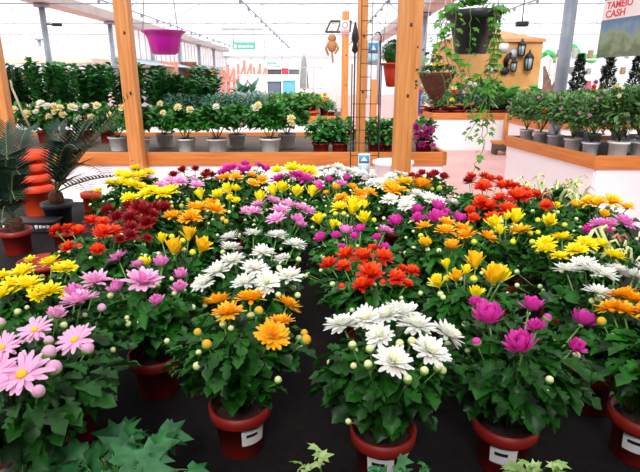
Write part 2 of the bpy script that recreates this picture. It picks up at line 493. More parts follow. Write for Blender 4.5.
mum('golden orange chrysanthemum in the red pot cut by the right edge', 'orange', [D_], .06,
    [(622, 296), (611, 309, D_, 1.1), (636, 300), (624, 311), (648, 312)], base=(644, 410), R=.15, nleaf=240, nb=12, cbuds=[(604, 319)], plabel=-2.2)
# second band -------------------------------------------------------
mum('bright red chrysanthemum behind the lemon yellow one at the left', 'red', [PM], .05,
    [(57, 232), (70, 230), (79, 233), (69, 248, PM, .8), (92, 222), (103, 224), (103, 233), (115, 231, PM, .7), (98, 250, PM, .75), (120, 240, PM, .6, 'darkred'), (131, 229, PM, .9, 'darkred'), (131, 236, PM, .8, 'darkred'), (147, 239, PM, .6, 'darkred')], R=.18, nleaf=280, nb=18, cbuds=[(80, 245)])
mum('yellow chrysanthemum with upright blooms left of the large white one', 'yellow', [T_], .055,
    [(162, 239, T_, .8), (174, 248, T_, 1.1, 'gold'), (189, 235, T_, 1.15, 'gold'), (202, 247, T_, 1.1, 'gold'), (147, 262, T_, .6)], R=.14, nleaf=260, nb=10, cbuds=[(172, 236), (182, 240), (192, 251), (142, 258)])
mum('magenta and lilac chrysanthemum just behind the orange-red one', 'magenta', [C_], .05,
    [(346, 231, C_, 1.1, 'lilac'), (360, 230), (321, 238), (336, 236, C_, .8), (355, 237, C_, .8), (385, 232, SE, 1.1, 'lilac'), (377, 238, C_, .7), (384, 248, C_, .8), (342, 247, C_, .6)], R=.165, nleaf=240, nb=16)
mum('orange-yellow chrysanthemum right of centre, between magenta and tall-budded yellow plants', 'orange', [SE], .05,
    [(424, 227), (446, 224), (445, 232, SE, 1.2), (463, 229, SE, 1.1), (466, 236), (425, 243, C_, 1.1, 'gold'), (452, 246, C_, 1), (487, 238, SE, 1.1)], R=.155, nleaf=240, nb=14, cbuds=[(422, 235), (474, 241)], cbud='yellow')
mum('lemon yellow chrysanthemum behind the white one at right', 'yellow', [SE], .052,
    [(546, 245, SE, 1.05), (562, 239, SE, 1.1), (577, 251, SE, 1.05), (586, 245), (600, 245), (559, 257, SE, .85), (614, 257, SE, 1.05), (546, 250, SE, .8)], R=.16, nleaf=240, nb=16, cbuds=[(580, 238), (534, 241)])
mum('yellow chrysanthemum in front of the scarlet pair', 'yellow', [T_, SE], .052,
    [(516, 218, T_, 1.1), (494, 224, T_), (520, 232, SE, 1.15, 'gold'), (500, 231, T_, .7), (507, 217, T_, .6)], R=.14, nleaf=220, nb=16, cbuds=[(530, 232), (512, 240)])
mum('yellow chrysanthemum mostly in bud in front of the left wilted plant', 'yellow', [T_], .052,
    [(549, 222, T_, 1.1), (557, 206, T_, .7), (546, 206, PM, .75, 'red')], R=.15, nleaf=240, nb=18, cbuds=[(538, 219), (539, 231), (566, 224)], base=None)
mum('lilac magenta chrysanthemum near the right edge with few blooms', 'lilac', [C_], .05,
    [(588, 230, C_, .8, 'magenta'), (600, 225, SE, 1), (606, 230, C_, .9, 'magenta'), (610, 224), (623, 223, SE, 1.15)], R=.14, nleaf=220, nb=12)
mum('gold chrysanthemum at right against the white bench panel', 'gold', [SE], .052,
    [(576, 205, C_), (589, 202), (598, 204), (612, 202), (627, 208), (604, 214, C_, .8)], R=.15, nleaf=220, nb=12)
mum('golden orange chrysanthemum left of the pale pink one with many blooms', 'orange', [SE], .052,
    [(173, 217), (188, 219), (195, 208), (198, 209), (215, 210, SE, 1.2), (192, 218), (210, 205)], R=.155, nleaf=220, nb=12, cbuds=[(222, 218), (226, 220), (182, 205), (188, 199)])
mum('dark crimson chrysanthemum behind the bright red one at left', 'darkred', [PM], .05,
    [(109, 211), (129, 207), (139, 209), (145, 212), (154, 210, PM, 1.2), (150, 216), (164, 209), (117, 218), (131, 219), (147, 223, PM, .8)], R=.165, nleaf=220, nb=12)
mum('pale pink chrysanthemum with a dozen blooms behind the large white one', 'pink', [SE], .05,
    [(274, 202), (259, 206), (254, 213), (246, 211, C_), (280, 211, SE, 1.1), (289, 206), (276, 220, SE, 1.1), (297, 219, C_, 1, 'lilac'), (300, 224, C_, 1, 'lilac'), (302, 209), (308, 212)], R=.165, nleaf=220, nb=12)
mum('yellow chrysanthemum with tall blooms left of centre behind the lilac one', 'yellow', [T_, SE], .052,
    [(339, 208, SE), (353, 209, T_, 1.4), (364, 219, T_, 1.1), (318, 220, T_), (333, 225, T_, .8), (352, 203, SE, 1, 'gold'), (365, 205, T_, .8)], R=.155, nleaf=220, nb=12, cbuds=[(325, 215), (373, 219), (340, 223), (344, 213), (336, 213)])
mum('magenta chrysanthemum in front of the low white one right of centre', 'magenta', [C_], .054,
    [(417, 210), (438, 207, C_, 1.2), (418, 219), (437, 218, C_, 1.3), (396, 222, C_, 1.1), (459, 219, C_, 1.1), (447, 212, C_, .6)], R=.15, nleaf=220, nb=12)
mum('low white chrysanthemum between two magenta and amber plants right of centre', 'white', [D_], .058,
    [(390, 200), (407, 201), (417, 195), (406, 206), (430, 199), (437, 202), (452, 203)], R=.15, nleaf=200, nb=10)
mum('scarlet chrysanthemum nearer of two at the aisle, touching the wilted plant', 'red', [PM], .05,
    [(501, 187), (508, 187, PM, 1.1), (515, 188), (500, 199), (517, 197, PM, 1.2), (525, 193), (535, 196), (508, 210, PM, 1.2), (492, 219), (527, 197)], R=.165, nleaf=220, nb=8)
mum('scarlet chrysanthemum farther of two at the aisle', 'red', [PM], .05,
    [(471, 178), (469, 182, PM, .8, 'darkred'), (483, 188, PM, 1.2), (484, 177), (490, 180), (499, 180, PM, .8), (481, 203), (488, 207, PM, 1.2), (470, 210, PM, .6), (474, 218, PM, .6)], R=.165, nleaf=240, nb=10)
# far band -------------------------------------------------------
mum('farthest yellow chrysanthemum at left in front of the wooden post', 'yellow', [SE], .055, [(121, 175), (135, 169), (149, 173), (128, 177), (140, 176)], R=.15, nleaf=180, nb=12)
mum('yellow chrysanthemum at left touched by the sago palm frond', 'yellow', [SE], .055, [(111, 184), (122, 184), (131, 186), (139, 187), (129, 199), (99, 191, SE, .7)], R=.15, nleaf=180, nb=8)
mum('yellow chrysanthemum behind the dark crimson one', 'yellow', [SE], .052, [(151, 191, SE, 1.1), (145, 195), (159, 194), (166, 194), (171, 191)], R=.14, nleaf=170, nb=10, cbuds=[(148, 205), (171, 206)])
mum('lilac pink chrysanthemum far left among yellow plants', 'pink', [SE], .052, [(159, 186), (171, 182, SE, 1), (180, 182, SE, 1.1), (166, 187), (194, 180, SE, .8), (197, 186)], R=.15, nleaf=180, nb=8)
mum('dull dark red chrysanthemum in the farthest row at left', 'darkred', [PM], .045, [(174, 176), (183, 171), (195, 170), (207, 173), (212, 176), (205, 177)], R=.16, nleaf=180, nb=6)
mum('magenta chrysanthemum topmost in the farthest row, left of centre', 'magenta', [C_, SE], .055, [(222, 173), (233, 168), (245, 164), (241, 170), (248, 169), (259, 166), (266, 169), (228, 170)], R=.16, nleaf=180, nb=6)
mum('amber chrysanthemum in front of the topmost magenta one', 'orange', [SE], .05, [(227, 178, SE, 1.1), (236, 178), (252, 176), (253, 184), (262, 180), (221, 179)], R=.15, nleaf=180, nb=8, cbuds=[(243, 176)])
mum('yellow chrysanthemum with buds right behind the golden orange one', 'yellow', [T_], .052, [(228, 190, T_, 1.1), (236, 189, C_), (217, 195, C_), (200, 195, T_, 1.2), (230, 198, C_, .7), (236, 201, C_, .7)], R=.15, nleaf=190, nb=16)
mum('deep magenta chrysanthemum between two yellow ones near the far edge', 'magenta', [SE, C_], .055, [(279, 180, SE, 1.15), (295, 176, SE, 1.1), (306, 180, SE, 1.1), (300, 175)], R=.14, nleaf=180, nb=8)
mum('yellow chrysanthemum in the farthest row near the white ones', 'yellow', [SE], .055, [(277, 171), (293, 169, SE, 1.2), (310, 172, SE, 1.1), (303, 171)], R=.15, nleaf=180, nb=8)
mum('yellow chrysanthemum with pointed blooms behind the many-bloomed pink one', 'yellow', [T_], .055, [(282, 188, T_, 1.2), (273, 191, T_), (297, 192, T_), (312, 192, T_, 1.05), (260, 198, T_, 1.1)], R=.155, nleaf=190, nb=14)
mum('white chrysanthemum in the farthest row below the wooden rail', 'white', [D_], .055, [(322, 170), (328, 168), (338, 168, D_, 1.2), (355, 173, D_, 1.1), (331, 175), (347, 171), (363, 174)], R=.17, nleaf=170, nb=6)
mum('white chrysanthemum left of the thick wooden post', 'white', [D_], .055, [(372, 177), (373, 183), (381, 184), (391, 177), (398, 174), (404, 176)], R=.16, nleaf=170, nb=6)
mum('violet pink chrysanthemum behind the amber one at centre', 'lilac', [C_], .05, [(318, 184), (319, 188, C_, .9, 'magenta'), (329, 180, C_, 1, 'magenta'), (346, 179, C_, 1.1, 'magenta'), (341, 185, SE)], R=.15, nleaf=180, nb=10)
mum('amber chrysanthemum at centre behind the tall-bloomed yellow one', 'orange', [SE, C_], .05, [(336, 188, C_), (353, 187, C_), (341, 199, SE, 1.1), (360, 194, SE, 1.1), (370, 194, SE), (359, 201, SE), (326, 193, C_, .7)], R=.155, nleaf=190, nb=14)
mum('amber chrysanthemum in front of the thick wooden post', 'orange', [SE], .055, [(404, 183, SE, 1.15, 'gold'), (395, 191, SE, 1.1), (422, 186, PM, 1.2), (390, 187)], R=.14, nleaf=180, nb=10, cbuds=[(407, 190), (438, 188, .014), (431, 188)])
mum('dark red chrysanthemum in the farthest row right of the thick post', 'darkred', [C_], .052, [(412, 176), (422, 173), (430, 176), (444, 177), (418, 178), (435, 174)], R=.16, nleaf=180, nb=8)

# wilted, gone-over plants with pale curling shoots
def wilted(label, px, py, spread, seed, dirs):
    rng = random.Random(seed)
    c = at(px, py, 1.0)
    root = thing('wilted_plant', label, 'potted plant', (c.x, c.y, TZ), 'wilted plants among the flowers')
    link('pot', MUMPOT, root); link('soil', MUMSOIL, root, (0, 0, .1))
    fol = MB(); bush(fol, (0, 0, .22), (.17, .15, .09), 150, MUM, .07, rng, zmin=-.3)
    fol.build('foliage', [LEAF], root)
    for k in range(dirs):
        a = rng.random() * 6.28; r = spread * math.sqrt(rng.random())
        mb = MB()
        b = Vector((r * .5 * math.cos(a), r * .5 * math.sin(a), .2)); h = rng.uniform(.3, .37)
        e = Vector((r * math.cos(a), r * math.sin(a), h))
        pts = [b.lerp(e, t) + Vector((rng.gauss(0, .006), rng.gauss(0, .006), 0)) for t in (0, .25, .5, .75, 1)]
        hk = rng.random() * 6.28
        pts += [e + Vector((.016 * math.cos(hk), .016 * math.sin(hk), .008)), e + Vector((.03 * math.cos(hk), .03 * math.sin(hk), -.008))]
        w = rng.uniform(.0026, .0055)
        tube(mb, pts, [w * .7, w * .8, w, w * 1.2, w * 1.3, w, w * .6], 6)
        for j in range(2):
            leaf(mb, LANCE, pts[3 + j], Vector((rng.gauss(0, 1), rng.gauss(0, 1), -.3)), rng.uniform(.03, .05), wid=1.2)
        mb.build('shoot', [WILT if rng.random() < .85 else WILTRED], root)
wilted('wilted plant with pale curling shoots behind the nearer scarlet flowers', 556, 191, .17, 5, 26)
wilted('wilted plant with drooping pale shoots at the right edge', 648, 246, .16, 9, 20)

# ------------------------------------------------------------------ table under the chrysanthemums
t = thing('display_table', 'low table under black fabric carrying the chrysanthemums', 'table', (-.25, 1.95, 0))
mb = MB(); box(mb, (0, 0, TZ - .02), (4.1, 3.0, .04), 0, .008); mb.build('tabletop', [FABRIC], t)
for x in (-1.9, 0, 1.9):
    for y in (-1.35, 1.35):
        mb = MB(); box(mb, (x, y, (TZ - .04) / 2), (.07, .07, TZ - .04), 0, .005); mb.build('leg', [METAL], t)
mb = MB(); box(mb, (0, -1.46, TZ - .09), (3.9, .03, .1)); box(mb, (0, 1.46, TZ - .09), (3.9, .03, .1)); mb.build('apron', [METAL], t)

# ------------------------------------------------------------------ ivy at the near edge
def ivy(label, px, py, z, rad, n, size, m, seed, sprigs=(), name='ivy_plant', zr=.05):
    rng = random.Random(seed)
    c = at(px, py, z)
    root = thing(name, label, 'potted plant', (c.x, c.y, TZ), 'ivy plants at the near table edge')
    link('pot', MUMPOT, root); link('soil', MUMSOIL, root, (0, 0, .1))
    st = MB(); fol = MB()
    for k in range(n):
        a = rng.random() * 6.28; r = rad * math.sqrt(rng.random())
        h = z - TZ - .12 * (r / rad) ** 2 * .5 - rng.random() * zr
        p = Vector((r * math.cos(a), r * math.sin(a), max(h, .115)))
        d = Vector((math.cos(a) * .9 + rng.gauss(0, .5), math.sin(a) * .7 - .35 + rng.gauss(0, .5), rng.gauss(-.1, .25)))
        leaf(fol, IVY, p, d, size * rng.uniform(.7, 1.2), Vector((rng.gauss(0, .3), rng.gauss(-.3, .3), 1)))
        b = Vector((.03 * math.cos(a), .03 * math.sin(a), .1))
        tube(st, [b, b.lerp(p, .5) + Vector((0, 0, .02)), p], .0013, 4)
    for (sx, sy, s) in sprigs:
        w = atd(sx, sy, c.y); p = Vector((w.x - c.x, w.y - c.y, w.z - TZ))
        b = Vector((.02, 0, .1)); md = b.lerp(p, .5) + Vector((0, 0, .02))
        tube(st, [b, md, p], .0015, 5)
        for q in range(4):
            leaf(fol, IVY, md.lerp(p, .4 + .2 * q), Vector((rng.gauss(0, 1), rng.gauss(-.4, .5), rng.uniform(0, .7))), s * rng.uniform(.7, 1.1))
    fol.build('foliage', [m], root); st.build('stem', [LEAFSTEM], root)
ivy('mid-green ivy with star-shaped leaves filling the lower left front', 112, 462, .85, .15, 95, .06, IVYLEAF, 3)
ivy('small ivy at the bottom edge beneath the pink daisy-like flowers', 14, 478, .84, .1, 60, .05, IVYLEAF, 4)
ivy('ivy with one light green sprig at the bottom between orange and white pots', 312, 500, .82, .06, 14, .03, VARLEAF, 6, [(318, 447, .024), (300, 462, .02)])
ivy('ivy with narrow green tips in front of the white chrysanthemum pot', 392, 502, .82, .06, 16, .03, IVYLEAF, 8, [(398, 461, .026), (372, 466, .02), (425, 464, .02)])
ivy('cream-edged ivy at the bottom right of centre', 535, 498, .82, .08, 30, .04, VARLEAF, 10, [(528, 462, .028), (556, 462, .026), (505, 468, .02)])

# ------------------------------------------------------------------ left corner: sago palms and terracotta pots
def frond(parent, base, tip, lift, ll, rng, nlf=24):
    base, tip = Vector(base), Vector(tip)
    mid = base.lerp(tip, .5) + Vector((0, 0, lift))
    P = lambda t: base * (1 - t) ** 2 + mid * 2 * t * (1 - t) + tip * t * t
    mb = MB()
    pts = [P(i / 14) for i in range(15)]
    tube(mb, pts, [.005 * (1 - .75 * i / 14) for i in range(15)], 5, 1)
    for i in range(nlf):
        t = .14 + .86 * i / nlf
        p = P(t); d = (P(min(1, t + .02)) - P(t - .02)).normalized()
        s = d.cross(Vector((0, 0, 1))).normalized(); u = s.cross(d)
        l = ll * (math.sin(PI * min(1, .18 + t * .75)) ** .7) * rng.uniform(.9, 1.08)
        for sg in (-1, 1):
            dr = (s * sg + d * .7 + u * .4)
            v, f = strip_leaf([(0, .03, 0), (.4, .042, 0), (1, .002, 0)], .1, -.12)
            B = basis(dr, u)
            mb.add((v * l) @ B + np.array(tuple(p)), f, 0)
    mb.build('frond', [PALM, PALERACHIS], parent)
def palm(label, px, py, pot_r, pot_m, tips, seed):
    rng = random.Random(seed)
    c = at(px, py, TZ)
    root = thing('sago_palm', label, 'potted palm', c, 'sago palms at the left')
    h = pot_r * 1.55
    link('pot', pot_mesh('palm_pot', pot_r, pot_r * .75, h, pot_r * .35, pot_m), root)
    link('soil', soil_mesh(pot_r * .86), root, (0, 0, h - .012))
    mb = MB(); lathe(mb, [(.03, 0), (.042, .03), (.036, .07), (.012, .09)], 12, (0, 0, h - .02)); mb.build('trunk', [COIR], root)
    for (x, y, dY, lift) in tips:
        w = atd(x, y, c.y + dY) - c
        frond(root, (0, 0, h + .05), w, lift, .13, rng)
palm('sago palm in the dark red pot at the left edge', 19, 252, .075, POTRED,
     [(6, 122, .05, .12), (-20, 150, -.1, .15), (-15, 190, .1, .2), (28, 128, .2, .16), (8, 160, -.25, .22), (-30, 215, -.2, .2), (20, 175, -.2, .2), (-2, 140, .2, .15), (15, 200, -.25, .16), (-25, 175, -.2, .2), (2, 225, -.35, .14)], 21)
palm('sago palm with long arching fronds in a black pot behind the red flowers', 60, 224, .085, BLACKPOT,
     [(134, 93, -.05, .08), (152, 180, -.2, .1), (124, 112, .1, .06), (88, 118, -.1, .05), (62, 122, .1, .1), (95, 120, .2, .12), (118, 128, .1, .16), (78, 150, -.3, .24), (105, 175, -.3, .2), (90, 195, -.4, .15), (110, 150, -.2, .2)], 22)

c = at(43, 214, TZ)
r0 = thing('terracotta_pot', 'tall orange terracotta pot stack behind the sago palm', 'pot', c)
# stack: separate things, nested
r0_l = ['lowest of the stacked orange pots behind the sago palm', 'second from the bottom of the stacked orange pots behind the sago palm', 'third from the bottom of the stacked orange pots behind the sago palm', 'topmost of the stacked orange pots behind the sago palm']
PT = pot_mesh('terracotta_pot', .105, .07, .19, .045, TERRA)
bpy.data.objects.remove(r0)
for k in range(4):
    o = link('terracotta_pot', PT, None, (c.x - .02, c.y, TZ + .001 + k * .065)); tag(o, r0_l[k], 'pot', 'stacked terracotta pots')
PB = pot_mesh('terracotta_bowl', .1, .075, .075, .02, POTRED)
c = at(80, 216, TZ); o = link('terracotta_pot', pot_mesh('terracotta_small', .062, .048, .12, .03, TERRA), None, (c.x + .03, c.y + .12, c.z)); tag(o, 'single small orange pot right of the arching sago palm', 'pot')
c = at(46, 277, TZ); o = link('flower_pot', PB, None, c); tag(o, 'empty wide dark red pot in front of the sago palm', 'pot')
c = at(57, 258, TZ); o = link('flower_pot', pot_mesh('small_pot', .062, .045, .11, .025, POTRED), None, (c.x, c.y + .1, c.z)); tag(o, 'empty tall dark red pot behind the wide one', 'pot')
c = at(60, 218, TZ)
# long dark planter with white lettering strip
pl = thing('plant_trough', 'dark trough with a line of small white lettering, behind the red flowers', 'planter', (c.x - .03, c.y - .26, TZ))
mb = MB(); box(mb, (0, 0, .03), (.28, .1, .06), 0, .006); box(mb, (0, 0, .058), (.3, .12, .012), 0, .003); mb.build('box', [BLACKPOT], pl)
mb = MB(); rng = random.Random(3)
x = -.12
while x < .12:
    w = rng.uniform(.008, .02)
    if abs(x - .02) > .02: box(mb, (x, -.0512, .032), (w, .002, rng.uniform(.014, .024)))
    x += w + .006
mb.build('lettering', [PAPER], pl)

# ------------------------------------------------------------------ benches with timber rails
def bench(label, poly, h, rail_h, top_m, z_in=.05):
    """poly: corner points going round (x, y); visible panels on every edge."""
    cx = sum(p[0] for p in poly) / len(poly); cy = sum(p[1] for p in poly) / len(poly)
    root = thing('display_bench', label, 'bench', (cx, cy, 0), 'white display benches with timber rails')
    L = [(p[0] - cx, p[1] - cy) for p in poly]
    n = len(L)
    mb = MB()
    v = [(x, y, h - z_in) for x, y in L] + [(x, y, h - z_in - .03) for x, y in L]
    f = [list(range(n)), list(range(n, 2 * n))[::-1]] + [(i, (i + 1) % n, n + (i + 1) % n, n + i) for i in range(n)]
    mb.add(v, f); mb.build('worktop', [top_m], root, False)
    for i in range(n):
        a, b = Vector((*L[i], 0)), Vector((*L[(i + 1) % n], 0))
        d = b - a; ang = math.atan2(d.y, d.x); ln = d.length
        mid = (a + b) / 2; nrm = Vector((d.y, -d.x, 0)).normalized()
        mb = MB(); box(mb, (0, 0, 0), (ln + .05, .05, rail_h), 0, .006)
        for q in range(2):
            lathe(mb, [(.012, 0), (.006, .001)], 10, (0, 0, 0), 1) if False else None
        o = mb.build('rail', [WOODH, KNOT], root, True, mid + nrm * .0 + Vector((0, 0, h - rail_h / 2))); o.rotation_euler.z = ang
        mb = MB(); box(mb, (0, 0, 0), (ln - .03, .02, h - rail_h)); 
        o = mb.build('panel', [PANEL], root, False, mid - nrm * .012 + Vector((0, 0, (h - rail_h) / 2))); o.rotation_euler.z = ang
    return root
BH = .75
bench('long white bench with orange timber rail behind the chrysanthemums', [(-4.6, 5.45), (1.3, 5.45), (1.3, 7.5), (-4.6, 7.5)], BH, .135, PLANK)
bench('white bench with timber rail carrying the tall dark green plants', [(-9.0, 10.7), (.56, 10.7), (.56, 13.6), (-9.0, 13.6)], BH, .14, PLANK)
C1 = at(597, 155.5, BH); C2 = at(508, 135.5, BH)
bench('white bench at right with a row of white rose pots', [(C1.x, C1.y), (6.4, C1.y - .1), (6.4, C2.y), (C2.x, C2.y)], BH, .135, PLANK)
B1 = atd(433, 116, 11.2); B2 = atd(512, 116, 11.2)
bench('far white bench behind the hanging vine, with colourful ornaments', [(B1.x, 11.2), (B2.x + 2.4, 11.2), (B2.x + 2.4, 13.6), (B1.x - .35, 13.6)], .78, .13, PLANK)

# ------------------------------------------------------------------ wooden posts
def post(label, px, py, Y, w, z1, z0=0):
    p = atd(px, py, Y)
    t = thing('wooden_post', label, 'post', (p.x, Y, z0), 'upright wooden posts')
    mb = MB(); box(mb, (0, 0, (z1 - z0) / 2), (w, w, z1 - z0), 0, .007)
    for z in ((.6, 1.35, 1.9) if z1 > 2.6 else ()): ball(mb, (w * .13, -w / 2, z - z0), (.012, .004, .018), 1, 8, 5)
    mb.build('timber', [WOODV, KNOT], t)
    mb = MB()
    for z in ():
        pass
    return t
POST_A = post('orange wooden post left of the hanging purple bowl', 136, 140, 5.34, .135, 2.9)
POST_B = post('thickest orange wooden post, right of the wire trellis', 403, 120, 4.55, .15, 2.9)
POST_C = post('orange wooden post behind the wire trellis', 361, 100, 5.75, .1, 2.9, .70)
post('thin wooden post with a pink and white notice', 345, 70, 10.58, .13, 2.68)
post('wooden post mostly hidden behind the thickest post', 415, 60, 7.8, .14, 3.0)
post('wooden post at the left picture edge above the palms', 2, 100, 5.34, .12, 1.95)
post('short wooden post between trellis post and bowl, far back', 374, 85, 12.4, .14, 1.45)
post('timber leg at the end of the far bench beside the aisle', 506, 130, 10.95, .1, .76)
for o, w in ((POST_A, .135),):
    mb = MB()
    for sx in (-.04, .04): lathe(mb, [(.0, 0), (.012, .002), (.012, .01), (0, .012)], 8, (sx, -w / 2 - .004, .69))
    mb.build('bolt', [METAL], o)

# notice on the thin post
p = atd(345, 28, 10.5)
n = thing('notice', 'pink and white notice pinned to the thin post', 'sign', (p.x, 10.5115, p.z))
mb = MB(); box(mb, (0, 0, 0), (.17, .008, .27)); mb.build('card', [PAPER], n)
mb = MB(); tube(mb, [(.05 * math.cos(a), -.006, .05 + .05 * math.sin(a)) for a in [i * PI / 8 for i in range(17)]], .008, 5)
for z in (-.05, -.08, -.11): box(mb, (0, -.005, z), (.11, .003, .012))
mb.build('print', [mat('notice_red', '#e06a78', rough=.6)], n)

# round white tub
p = atd(394, 161, 4.95)
tb = thing('round_tub', 'round white tub beside the thickest wooden post', 'tub', (p.x, 5.0, 0))
mb = MB(); lathe(mb, [(.15, 0), (.155, .01), (.175, .69), (.195, .7), (.2, .715), (.195, .73), (.185, .73), (.17, .68), (.05, .66)], 32); mb.build('body', [POTWHITE], tb)

# wire trellis with blue card
p = atd(365, 140, 5.2)
tr = thing('wire_trellis', 'black wire trellis standing before the central post', 'trellis', (p.x, 5.2, 0))
w = .14
for sx in (-1, -.42, .3, 1):
    for sy in ((0,) if abs(sx) < 1 else (0,)):
        mb = MB(); top = 2.3 if sx in (-.42, .3) else 1.62
        tube(mb, [(sx * w, 0, 0), (sx * w, 0, top)], .006 if abs(sx) == 1 else .004, 6); mb.build('upright', [DARKMETAL], tr)
mb = MB()
for k in range(17):
    z = .25 + k * .125
    if z < 1.3: tube(mb, [(-w, 0, z), (w, 0, z)], .0035, 5)
    else: tube(mb, [(-w * .42, 0, z), (w * .3, 0, z)], .0035, 5)
mb.build('crossbar', [DARKMETAL], tr)
def card(label, px, py, Y, wd, ht):
    p = atd(px, py, Y)
    o = thing('tag_card', label, 'tag', (p.x, Y, p.z), 'blue and white tag cards')
    mb = MB(); box(mb, (0, 0, 0), (wd, .004, ht)); mb.build('card', [PAPER], o)
    mb = MB(); box(mb, (0, -.003, .2 * ht), (wd * .9, .002, ht * .42)); box(mb, (0, -.003, -.26 * ht), (wd * .9, .002, ht * .3), 1)
    mb.build('print', [mat('card_blue', '#3f9fd0', rough=.5), mat('card_pale', '#a8d4ea', rough=.5)], o)
    mb = MB()
    v = [(-wd * .3, -.0045, .12 * ht), (wd * .3, -.0045, .12 * ht), (0, -.0045, .32 * ht)]
    mb.add(v, [(0, 1, 2)]); box(mb, (-.1 * wd, -.0045, -.25 * ht), (wd * .08, .001, ht * .2)); box(mb, (.15 * wd, -.0045, -.25 * ht), (wd * .08, .001, ht * .2))
    mb.build('picture', [PAPER], o)
card('blue and white tag hung low on the wire trellis', 364, 163, 5.17, .115, .19)
card('blue and white tag hanging high right of the trellis post', 373, 53, 5.68, .11, .24)
# dark upright hook right of trellis post
p = atd(379, 100, 5.62)
hk = MB(); z1 = atd(379, 36, 5.62).z
tube(hk, [(0, 0, .70), (0, 0, z1), (-.015, 0, z1 + .03), (-.04, 0, z1 + .04), (-.06, 0, z1 + .02)], .007, 6)
o = hk.build('plant_hook', [DARKMETAL], None, True, (p.x, 5.62, 0)); tag(o, 'thin black plant hook right of the trellis post', 'hook')
p = atd(354, 100, 5.62)
lm = thing('garden_lamp_stake', 'thin black stake with cast finial left of the trellis post', 'stake', (p.x, 5.62, .70))
mb = MB(); tube(mb, [(0, 0, 0), (0, 0, 1.05)], .009, 6); mb.build('rod', [DARKMETAL], lm)
mb = MB(); lathe(mb, [(.01, 0), (.035, .03), (.02, .09), (.04, .14), (.025, .22), (.006, .3)], 10, (0, 0, 1.03)); mb.build('finial', [DARKMETAL], lm)

# ------------------------------------------------------------------ hanging pots
RAILZ = 3.2
def hang(root, rim_pts, top, m=WIRE, r=.003):
    for q in rim_pts:
        mb = MB(); tube(mb, [q, top], r, 5); mb.build('hanger_wire', [m], root)
# purple bowl
Y = 4.3; p = atd(163.5, 31, Y)
pu = thing('hanging_bowl', 'purple hanging bowl with a scalloped base', 'hanging pot', (p.x, Y, p.z))
mb = MB()
wob = lambda a, z: .045 * abs(math.sin(a * 6)) if z < -.08 else 0
lathe(mb, [(.075, -.172), (.085, -.165), (.1, -.15), (.125, -.06), (.14, -.02), (.163, -.012), (.17, 0), (.155, 0), (.13, -.03), (.11, -.1), (.07, -.15)], 48, wob=wob)
mb.build('bowl', [PURPLE], pu)
hang(pu, [(-.15, -.03, 0), (.08, .12, 0), (.13, -.08, 0)], (0.02, 0, RAILZ - p.z))
# black pot with vine
Y = 3.25; p = atd(474, 11, Y)
bk = thing('hanging_planter', 'black square-sided hanging pot with a long trailing vine', 'hanging pot', (p.x, Y, p.z))
mb = MB()
lathe(mb, [(.082, -.235), (.086, -.231), (.128, -.05), (.148, -.046), (.156, -.003), (.152, 0), (.142, 0), (.125, -.04), (.06, -.05)], 36, wob=lambda a, z: .05 * math.cos(4 * a))
mb.build('pot', [BLACKPOT], bk)
link('soil', soil_mesh(.125), bk, (0, 0, -.03))
hang(bk, [(-.13, 0, 0), (.08, .1, 0), (.12, -.06, 0)], (0, 0, RAILZ - p.z))
rng = random.Random(31)
def vine(parent, org, pts, size, m, rng, dens=1.0, nm='vine', step=.022):
    mb = MB(); P = [Vector(q) for q in pts]
    # resample
    path = []
    for i in range(len(P) - 1):
        n = max(2, int((P[i + 1] - P[i]).length / step))
        for k in range(n): path.append(P[i].lerp(P[i + 1], k / n) + Vector((rng.gauss(0, .004), rng.gauss(0, .004), 0)))
    path.append(P[-1])
    tube(mb, path, .0022, 5, 1)
    for q in path:
        if rng.random() < dens:
            a = rng.random() * 6.28
            st = q + Vector((math.cos(a), math.sin(a), .2)) * size * .6
            leaf(mb, IVY, st, Vector((math.cos(a) * .7, math.sin(a) * .7, -.6)), size * rng.uniform(.6, 1.2), Vector((math.cos(a) * .9, math.sin(a) * .9 - .4, .6)), 0)
    return mb.build(nm, [m, LEAFSTEM], parent)
def W(x, y, Yd): return atd(x, y, Yd) - p
vs = [[(450, 6), (442, 20), (441, 45), (438, 62)], [(450, 8), (444, 30), (447, 60), (452, 85)], [(450, 8), (441, 25), (434, 55), (424, 72)],
      [(497, 10), (498, 30), (492, 60), (487, 95), (482, 130), (484, 150)], [(499, 8), (500, 35), (497, 55), (492, 85)], [(496, 8), (494, 55), (482, 75), (470, 100), (474, 122)],
      [(492, 6), (497, 20), (490, 60), (484, 100), (477, 120), (465, 141)], [(494, 6), (494, 50), (484, 90), (487, 128), (483, 152), (470, 176)],
      [(456, 4), (448, 6), (441, 28), (449, 52), (460, 68)], [(498, 4), (497, 40), (497, 75), (488, 110), (486, 125)], [(470, 54), (468, 70), (474, 88), (470, 100)], [(455, 50), (460, 70), (462, 90)]]
for i, v in enumerate(vs):
    pts = []
    for j, (x, y) in enumerate(v):
        if j == 0: pts.append(Vector((.15 * (1 if x > 473 else -1), -.03, .005)) if i not in (10, 11) else W(x, y - 46, Y - .17))
        pts.append(W(x, y, Y - .13 - .01 * (i % 4)))
    vine(bk, None, pts, .043, VINELEAF, rng, .9 if i not in (7,) else .55, step=.026)
fol = MB(); bush(fol, (0, .02, .03), (.12, .08, .05), 60, IVY, .036, rng, zmin=.2); fol.build('foliage', [VINELEAF], bk)
# loose thin twigs above
for k in range(3):
    mb = MB(); tube(mb, [(.03 * k, 0, 0), (.08 + .03 * k, 0, .07 + .03 * k), (.17, 0, .06 + .05 * k)], .002, 4); mb.build('twig', [LEAFSTEM], bk)
